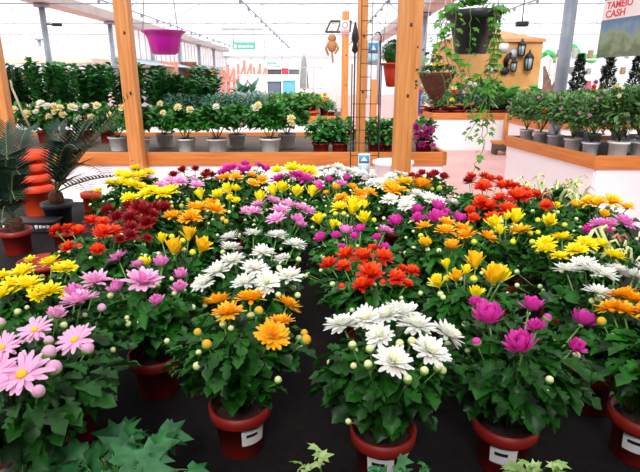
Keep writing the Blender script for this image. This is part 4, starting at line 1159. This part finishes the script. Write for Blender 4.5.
for x_ in (520, 612): tube(mb, [(atd(x_, 46, RY).x, RY + .05, 0), (atd(x_, 46, RY).x, RY + .05, atd(573, 45, RY).z)], .025, 6)
o = mb.build('ribbon_stand', [LIGHTMETAL]); tag(o, 'thin pale stand carrying the green ribbons', 'stand')

# shelves with small goods at the far right
def rack(label, x0, x1, Y, zs, m, seed, cols, gh=(.12, .3)):
    root = thing('shelf_rack', label, 'shelf', ((x0 + x1) / 2, Y, 0), 'display racks in the background')
    w = (x1 - x0); h = zs[-1] + .05
    for sx in (-w / 2, w / 2):
        for sy in (-.2, .2):
            mb = MB(); box(mb, (sx, sy, h / 2), (.04, .04, h)); mb.build('upright', [m], root, False)
    for z in zs:
        mb = MB(); box(mb, (0, 0, z), (w, .44, .03)); mb.build('shelf', [m], root, False)
    return root
GOODS = [mat('good_%d' % i, c, rough=.6) for i, c in enumerate(['#a8a4a0', '#88848a', '#86609a', '#b8b4b0', '#5a6066', '#c06080', '#a08868'])]
GOODSB = [mat('goodb_%d' % i, c, rough=.6) for i, c in enumerate(['#e0603c', '#d84848', '#e8b860', '#3c6ea8', '#c85878', '#f0e8e0', '#5c4a7a'])]
def goods(x0, x1, Y, zs, seed, mats, where, step=.26, hr=(.14, .3)):
    rng = random.Random(seed); k = 0
    nmz = ['lowest', 'middle', 'top', 'topmost']
    for zi, z in enumerate(zs):
        x = x0 + .15; j = 0
        while x < x1 - .1:
            r = rng.uniform(.07, .11); h = rng.uniform(*hr); mi = rng.randrange(len(mats))
            mb = MB()
            lathe(mb, [(r * .7, 0), (r, h * .35), (r * .8, h * .8), (r * .9, h), (r * .7, h), (r * .5, h * .9)], 12)
            o = mb.build('flower_vase', [mats[mi]], None, True, (x, Y - .02, z + .0155))
            tag(o, 'vase on the %s shelf of the %s, %s from the left' % (nmz[zi], where, ordn[min(j, 14)]), 'vase', 'vases on the ' + where)
            x += step * rng.uniform(.9, 1.4); j += 1
x0, x1 = 6.3, 10.6
rack('white shelf rack with pale goods behind the topiaries', x0, x1, 14.8, [.6, 1.1, 1.55, 1.95], PAPER, 1, GOODS)
goods(x0, x1, 14.8, [1.1, 1.55, 1.95], 5, GOODS, 'white rack', .4)

# ------------------------------------------------------------------ far background goods
REDM = mat('red_rack', '#f08a72', '#f4a08a', .6, 3)
def red_rack(label, px0, px1, py0, py1, Y):
    a, b = atd(px0, py0, Y), atd(px1, py1, Y)
    root = thing('red_stand', label, 'stand', ((a.x + b.x) / 2, Y, 0), 'orange-red stands at the far end')
    w = b.x - a.x; h = a.z
    for sx in (-w / 2, 0, w / 2):
        mb = MB(); box(mb, (sx, 0, h * (.5 if sx else .55)), (.14, .14, h * (1 if sx else 1.1))); mb.build('upright', [REDM], root, False)
    mb = MB(); tube(mb, [(-w / 2, 0, h * .55), (0, 0, h)], .06, 6); tube(mb, [(0, 0, h * .55), (w / 2, 0, h)], .06, 6); mb.build('brace', [REDM], root)
    for z in (.4, .62):
        mb = MB(); box(mb, (0, 0, h * z), (w + .1, .5, .12)); mb.build('shelf', [REDM], root, False)
red_rack('orange-red stand left of the far centre below the green banner', 238, 251, 64, 72, 36)
red_rack('orange-red stand right of the first one at the far end', 254, 266, 67, 74, 37)
red_rack('low orange-red stand at the far end left of the aisle', 222, 234, 68, 76, 34)
def crate(label, px0, px1, py0, py1, Y, m, name='storage_crate', cat='crate', z0=None):
    a, b = atd(px0, py0, Y), atd(px1, py1, Y)
    zb = 0 if z0 is None else z0
    root = thing(name, label, cat, ((a.x + b.x) / 2, Y, zb))
    w, h = b.x - a.x, a.z - zb
    mb = MB(); box(mb, (0, 0, h / 2), (w, .6, h), 0, .03); mb.build('body', [m], root)
    mb = MB(); box(mb, (0, 0, h), (w * 1.04, .66, .06), 0, .02); mb.build('lid', [m], root)
crate('bright blue crate at the far end of the aisle', 283, 295, 81, 90, 24, mat('crate_blue', '#58b4ea', '#6cc0ee', .5, 3))
crate('dark navy crate left of the bright blue one', 268, 281, 82, 90, 24, mat('crate_navy', '#56667e', '#64748a', .5, 3))
crate('long white counter under the far end windows', 240, 305, 75, 83, 30, mat('counter_white', '#eef0f0', '#f4f4f4', .5, 3), 'sales_counter', 'counter')
crate('dark red box on the far counter', 282, 288, 69, 75, 30, mat('box_red', '#c83c50', '#d84c5c', .5, 3), 'goods_box', 'box', atd(282, 75, 30).z + .03)
crate('dark machine on the far counter', 268, 281, 70, 75, 30, mat('box_dark', '#4a5056', '#585e64', .5, 3), 'goods_machine', 'machine', atd(268, 75, 30).z + .03)
crate('grey machine at the right of the far counter', 289, 300, 70, 75, 30, mat('box_grey', '#5c6c70', '#6c7c80', .5, 3), 'goods_machine', 'machine', atd(289, 75, 30).z + .03)
# closed parasol
p = atd(304, 60, 22)
ps = thing('closed_parasol', 'closed grey parasol on the far side of the aisle', 'parasol', (p.x, 22, 0))
mb = MB(); tube(mb, [(0, 0, 0), (0, 0, 2.4)], .025, 8); mb.build('pole', [METAL], ps)
mb = MB(); lathe(mb, [(.05, 1.0), (.16, 1.1), (.13, 1.6), (.08, 2.1), (.02, 2.35)], 12, wob=lambda a, z: .15 * math.cos(6 * a)); mb.build('canopy', [mat('parasol_grey', '#8a9490', '#a0aaa6', .8, 5)], ps)
mb = MB(); lathe(mb, [(.3, 0), (.3, .06), (.1, .1)], 16); mb.build('base', [METAL], ps)
# metal display gate
p = atd(320, 90, 20)
mb = MB(); w = .75
for k in range(7): tube(mb, [(-w + k * w / 3, 0, 0), (-w + k * w / 3, 0, 1.85)], .02, 6)
for z in (.3, 1.1, 1.83): tube(mb, [(-w, 0, z), (w, 0, z)], .02, 6)
o = mb.build('metal_screen', [LIGHTMETAL], None, True, (p.x, 20, 0)); tag(o, 'pale metal rail screen beside the closed parasol', 'screen')
# white slatted screen behind second bench
SCRW = mat('screen_white', '#eceaea', '#f4f2f2', .6, 3)
p0 = atd(325, 80, 12.9); 
ss = thing('white_screen', 'white vertical board screen left of the thin post', 'screen', (atd(332, 80, 12.9).x, 12.9, SURF))
for k, px in enumerate((325.5, 330, 334.5, 339)):
    mb = MB(); xx = atd(px, 80, 12.9).x - ss.location.x
    h = atd(px, (66, 60, 56, 56)[k], 12.9).z - SURF
    box(mb, (xx, 0, h / 2), (.085, .03, h)); mb.build('board', [SCRW], ss, False)
mb = MB(); box(mb, (0, .03, .35), (.48, .02, .06)); mb.build('batten', [SCRW], ss, False)
# small hanging timber frame and coir ornament
p = atd(338, 27, 10.9)
fr = thing('timber_frame', 'tilted timber frame fixed to the top of the thin post', 'frame', (p.x, 10.9, p.z))
mb = MB()
tube(mb, [(-.24, -.15, -.1), (.22, -.15, -.1)], .022, 4); tube(mb, [(-.14, .15, .12), (.26, .15, .12)], .022, 4); tube(mb, [(-.24, -.15, -.1), (-.14, .15, .12)], .022, 4); tube(mb, [(.22, -.15, -.1), (.26, .15, .12)], .022, 4); tube(mb, [(-.02, -.15, -.1), (.06, .15, .12)], .018, 4)
mb.build('bars', [PLANK], fr)
p = atd(332, 46, 10.8)
mk = thing('coir_ornament', 'shaggy brown hanging ornament under the timber frame', 'ornament', (p.x, 10.75, p.z))
mb = MB(); ball(mb, (0, 0, .14), (.085, .07, .075), 0, 10, 7); ball(mb, (0, 0, 0), (.09, .075, .12), 0, 10, 7)
tube(mb, [(-.07, -.02, .05), (-.12, -.03, -.05), (-.07, -.04, -.18)], [.03, .028, .02], 6); tube(mb, [(.07, -.02, .05), (.12, -.03, -.05), (.05, -.04, -.15)], [.03, .028, .02], 6); tube(mb, [(0, 0, -.1), (.02, 0, -.32)], [.03, .015], 6)
mb.build('body', [mat('ornament_coir', '#a8784a', '#c89868', .95, 40, bump=.5)], mk)
mb = MB(); tube(mb, [(0, 0, .2), (0, 0, .42)], .004, 4); mb.build('cord', [WIRE], mk)

# shepherd hook and chain left
p = atd(9, 80, 5.9)
mb = MB(); z0 = SURF; z1 = atd(9, 64, 5.9).z
tube(mb, [(-.04, 0, z0), (-.04, 0, z1 - .1), (-.03, 0, z1 - .02), (.01, 0, z1), (.05, 0, z1 - .03), (.06, 0, z1 - .1), (.04, 0, z1 - .17)], .014, 7)
o = mb.build('shepherd_hook', [DARKMETAL], None, True, (p.x, 5.9, 0)); tag(o, 'black iron hook rising beside the left edge post', 'hook')
p = atd(12, 88, 5.85); q = atd(31, 130, 5.85)
mb = MB(); tube(mb, [p, p.lerp(q, .5) + Vector((0, 0, -.02)), q], .011, 6); tube(mb, [p, p + Vector((-.03, .05, .08))], .011, 6)
o = mb.build('rope', [mat('rope', '#9c9684', '#b8b29c', .9, 60)]); tag(o, 'pale rope slanting down from the iron hook', 'rope')

# gazebo tent far left
Y = 27; a = atd(-8, 58, Y); b = atd(92, 58, Y); ap = atd(44, 43, Y)
gz = thing('gazebo_tent', 'cream pyramid gazebo tent far behind the tall plants', 'tent', ((a.x + b.x) / 2, Y + 2, 0))
hw = (b.x - a.x) / 2; zt = ap.z
mb = MB(); v = [(-hw, -2, a.z), (hw, -2, a.z), (hw, 2, a.z), (-hw, 2, a.z), (0, 0, zt + .15)]
mb.add(v, [(0, 1, 4), (1, 2, 4), (2, 3, 4), (3, 0, 4)])
v = [(-hw, -2, a.z), (hw, -2, a.z), (hw, 2, a.z), (-hw, 2, a.z)] + [(-hw, -2, a.z - .22), (hw, -2, a.z - .22), (hw, 2, a.z - .22), (-hw, 2, a.z - .22)]
mb.add(v, [(i, (i + 1) % 4, 4 + (i + 1) % 4, 4 + i) for i in range(4)])
mb.build('canopy', [mat('tent_cream', '#e2dcc8', '#ece6d4', .8, 2, .2)], gz, False)
for sx in (-1, 1):
    for sy in (-1, 1):
        mb = MB(); tube(mb, [(sx * (hw - .05), sy * 1.95, 0), (sx * (hw - .05), sy * 1.95, a.z)], .04, 8); mb.build('leg', [PAPER], gz)

# banners hanging in the hall
def banner(label, px0, px1, py0, py1, Y, green):
    a, b = atd(px0, py0, Y), atd(px1, py1, Y); w, h = b.x - a.x, a.z - b.z
    root = thing('hanging_banner', label, 'banner', ((a.x + b.x) / 2, Y, b.z), 'banners hanging in the hall')
    mb = MB(); box(mb, (0, 0, h / 2), (w, .03, h)); mb.build('sheet', [mat('banner_teal', '#4fb8a0', '#62c4ae', .6, 2) if green else mat('banner_mint', '#cfe8e0', '#e4f2ee', .6, 2)], root, False)
    mb = MB()
    if green:
        box(mb, (-w * .38, -.02, h * .62), (w * .12, .01, h * .34)); 
        for k, (x, ww) in enumerate(((-.18, .14), (0, .16), (.18, .12), (.34, .12))): box(mb, (x * w, -.02, h * .62), (ww * w, .01, h * .2))
        box(mb, (0, -.02, h * .18), (w * .98, .01, h * .3))
    else:
        box(mb, (-.1 * w, -.02, h * .6), (w * .5, .01, h * .25), 1); box(mb, (.2 * w, -.02, h * .2), (w * .3, .01, h * .2), 1)
    mb.build('lettering', [PAPER, mat('mint_dark', '#8cc8b4', rough=.6)], root, False)
    for sx in (-.45, .45):
        mb = MB(); tube(mb, [(sx * w, 0, h), (sx * w, 0, 3.62 - b.z)], .012, 5); mb.build('hanger_wire', [WIRE], root)
banner('teal green banner with white lettering hanging over the aisle', 232.5, 255.5, 42.5, 53, 26, True)
banner('pale mint banner hanging farther back right of the teal one', 264, 283, 60, 68, 34, False)

# people-free far clutter: planters along left wall
for i, (px, py, Y, m) in enumerate([(118, 62, 26, REDM), (190, 67, 32, mat('clut_dark', '#5a6478', '#6a7488', .6, 3)), (210, 70, 34, REDM), (168, 62, 30, mat('clut_brown', '#7a4a38', '#8c5a48', .6, 3))]):
    p = atd(px, py, Y); p.x = max(p.x, -7.2)
    root = thing('stacked_planter', ('orange-red planter stack by the left wall, nearest one', 'dark blue planter stack along the left wall', 'orange-red planter stack by the left wall, farther one', 'brown planter stack below the purple bowl')[i], 'planter', (p.x, Y, 0), 'planter stacks along the left wall')
    mb = MB(); h = p.z
    lathe(mb, [(.35, 0), (.4, h * .3), (.34, h * .31), (.42, h * .62), (.36, h * .63), (.44, h * .97), (.46, h), (.4, h), (.36, h * .95)], 18); mb.build('body', [m], root)

# ------------------------------------------------------------------ setting
mb = MB(); mb.add([(-30, -6, 0), (24, -6, 0), (24, 60, 0), (-30, 60, 0)], [(0, 1, 2, 3)])
fl = struct(mb.build('floor', [mat('pink_floor', '#cf9f9c', '#dcb0ac', .6, 1.3)], None, False))

# translucent film roof in three arched bays
film = bpy.data.materials.new('greenhouse_film'); film.use_nodes = True
nt = film.node_tree; N = nt.nodes; Lk = nt.links
for nn in list(N):
    if nn.type != 'OUTPUT_MATERIAL': N.remove(nn)
tp = N.new('ShaderNodeBsdfTransparent'); tp.inputs[0].default_value = (1, 1, 1, 1)
tl_ = N.new('ShaderNodeBsdfTranslucent'); tl_.inputs[0].default_value = (.93, .93, .93, 1)
df = N.new('ShaderNodeBsdfDiffuse'); df.inputs[0].default_value = (.9, .9, .9, 1)
m1 = N.new('ShaderNodeMixShader'); m1.inputs[0].default_value = .35; Lk.new(tl_.outputs[0], m1.inputs[1]); Lk.new(df.outputs[0], m1.inputs[2])
m2 = N.new('ShaderNodeMixShader'); m2.inputs[0].default_value = .5; Lk.new(tp.outputs[0], m2.inputs[1]); Lk.new(m1.outputs[0], m2.inputs[2])
Lk.new(m2.outputs[0], N['Material Output'].inputs[0])
GXL, GXR, GZ = -7.9, 3.42, 3.5
Y0, Y1 = -2.3, 46
bays = [(-22, GXL), (GXL, GXR), (GXR, 18)]
NS = 16
for bi, (xa, xb) in enumerate(bays):
    mb = MB(); V = []
    for k in range(NS + 1):
        t_ = k / NS; x = xa + (xb - xa) * t_; z = GZ + .15 + 2.0 * math.sin(PI * t_) ** .8
        V += [(x, Y0, z), (x, Y1, z)]
    mb.add(V, [(2 * k, 2 * k + 1, 2 * k + 3, 2 * k + 2) for k in range(NS)])
    struct(mb.build('ceiling' if bi == 0 else 'ceiling_%d' % bi, [film], None))
    # hoops and ties
    hp = MB(); ti = MB()
    for j in range(7):
        y = 10.5 + 5.6 * j
        pts = []
        for k in range(NS + 1):
            t_ = k / NS; pts.append((xa + (xb - xa) * t_, y, GZ + .12 + 2.0 * math.sin(PI * t_) ** .8))
        tube(hp, pts, .018, 6)
        tube(ti, [(xa, y, GZ), (xb, y, GZ)], .02, 6)
        tube(ti, [(xa + (xb - xa) * .5, y, GZ), (xa + (xb - xa) * .5, y, GZ + 2.1)], .012, 5)
    struct(hp.build('trim_hoops_%d' % (bi + 1), [METAL])); struct(ti.build('beam_ties_%d' % (bi + 1), [METAL]))
# longitudinal pipes with small clips
for i, x in enumerate((-6.1, -2.2, 1.9, 6.0)):
    mb = MB(); tube(mb, [(x, -2, GZ + .05), (x, 45, GZ + .05)], .022, 6)
    for j in range(16): ball(mb, (x, 12 + j * 1.8, GZ - .0), (.05, .05, .06), 0, 6, 4)
    struct(mb.build('beam_pipe_%d' % (i + 1), [METAL]))
# gutters
for i, x in enumerate((GXL, GXR)):
    mb = MB(); box(mb, (x, 20, GZ + .08), (.62, 52, .16)); box(mb, (x - .3, 20, GZ + .18), (.03, 52, .2)); box(mb, (x + .3, 20, GZ + .18), (.03, 52, .2))
    struct(mb.build('trim_gutter_%d' % (i + 1), [mat('gutter', '#b8b2ae', '#c6c0bc', .6, 2)], None, False))
# steel columns
k = 1
for x, ys in ((GXL, (16.0, 21.0, 26.0, 31.0, 36.0, 41.0)), (GXR, (7.7, 18.2, 24.0, 32.0, 40.0)), (-15.2, (22.0, 30.0))):
    for y in ys:
        mb = MB(); tube(mb, [(x, y, 0), (x, y, GZ)], .085, 10); box(mb, (x, y, GZ - .06), (.3, .3, .1))
        struct(mb.build('column_%d' % k, [METAL])); k += 1
# small speaker/lamp brackets on the columns
p = atd(54, 25, 16)
mb = MB(); box(mb, (0, 0, 0), (.26, .1, .08), 0, .01); tube(mb, [(-.13, 0, 0), (-.3, 0, .02)], .02, 5)
o = mb.build('spot_lamp', [DARKMETAL], None, True, (GXL + .4, 15.95, p.z)); tag(o, 'small dark lamp bracket on the left steel column', 'lamp')
p = atd(522, 24, 12)
mb = MB(); box(mb, (0, 0, 0), (.24, .14, .1), 0, .01); tube(mb, [(0, 0, .05), (0, 0, 3.5 - p.z)], .012, 5)
o = mb.build('spot_lamp', [DARKMETAL], None, True, (p.x, 12, p.z)); tag(o, 'small dark lamp hanging above the ochre kiosk', 'lamp')
p = atd(242, 29, 27)
mb = MB(); box(mb, (0, 0, 0), (2.0, .14, .1), 0, .02)
for sx in (-.8, .8): tube(mb, [(sx, 0, 0), (sx, 0, 3.6 - p.z if p.z < 3.6 else .5)], .01, 5)
o = mb.build('tube_lamp', [mat('lamp_housing', '#aeb2b8', '#bcc0c6', .5, 2)], None, True, (p.x, 27, p.z)); tag(o, 'long grey tube lamp hanging above the teal banner', 'lamp')
mb = MB(); box(mb, (0, -2.3, 1.8), (40, .12, 3.6)); struct(mb.build('wall_added_shade', [mat('wall_dark', '#3a3836', '#46423e', .8, 2)], None, False))  # unseen dark wall added behind the camera to shade the foreground plants
# left clerestory windows
k = 1
for y in (21.2, 26.0, 31.0, 36.0, 41.0):
    y2 = 26.0 if y < 22 else y + 5
    mb = MB(); yy = y + .1
    while yy < y2 - .2:
        box(mb, (GXL - .12, yy, 2.85), (.05, .06, 1.25)); yy += .82
    box(mb, (GXL - .12, (y + y2) / 2, 2.22), (.12, y2 - y, .1))
    struct(mb.build('window_%d' % k, [LIGHTMETAL], None, False))
    mb = MB(); box(mb, (GXL - .12, (y + y2) / 2, 2.85), (.012, y2 - y, 1.2)); g = struct(mb.build('window_pane_%d' % k, [film], None, False)); k += 1
mb = MB(); box(mb, (GXL - .14, 33.6, 1.08), (.1, 25, 2.16)); struct(mb.build('wall_left', [mat('wall_white', '#dadde2', '#e6e8ec', .7, 2)], None, False))
mb = MB(); mb.add([(GXL, 21, 2.2), (GXL, 45.8, 2.2), (GXL + 1.1, 45.8, 1.95), (GXL + 1.1, 21, 1.95)], [(0, 1, 2, 3)]); o = struct(mb.build('trim_awning', [mat('awning', '#a8c0cc', '#bccfd8', .6, 2)], None, False))
so = o.modifiers.new('s', 'SOLIDIFY'); so.thickness = .03
# end wall
mb = MB(); box(mb, (-2, 45.9, 1.55), (40, .08, 3.1)); struct(mb.build('wall_end', [film], None, False))
mb = MB(); box(mb, (-2, 45.8, 3.1), (40, .16, .16))
for j in range(38): box(mb, (-21.5 + j * 1.05, 45.82, 1.55), (.06, .08, 3.1))
struct(mb.build('trim_end', [LIGHTMETAL], None, False))

# ------------------------------------------------------------------ light
w = bpy.data.worlds.new('world'); SC.world = w; w.use_nodes = True
nt = w.node_tree; bg = nt.nodes['Background']
tc = nt.nodes.new('ShaderNodeTexCoord'); sp = nt.nodes.new('ShaderNodeSeparateXYZ'); rp = nt.nodes.new('ShaderNodeValToRGB')
nt.links.new(tc.outputs['Generated'], sp.inputs[0]); nt.links.new(sp.outputs[2], rp.inputs[0])
rp.color_ramp.elements[0].color = (.92, .95, 1.0, 1); rp.color_ramp.elements[1].color = (.97, .98, 1, 1)
nt.links.new(rp.outputs[0], bg.inputs[0]); bg.inputs[1].default_value = 1.0
sun = bpy.data.objects.new('sun', bpy.data.lights.new('sun', 'SUN')); COL.objects.link(sun)
sun.data.energy = 3.0; sun.data.angle = math.radians(20); sun.rotation_euler = (math.radians(51), math.radians(-8), 0); sun.data.color = (1, .98, .94)
SC.view_settings.view_transform = 'Standard'; SC.view_settings.look = 'None'
SC.view_settings.gamma = 1; SC.view_settings.exposure = .55; SC.view_settings.use_curve_mapping = False
SC.cycles.max_bounces = 6; SC.cycles.transparent_max_bounces = 12
SC.cycles.use_denoising = True
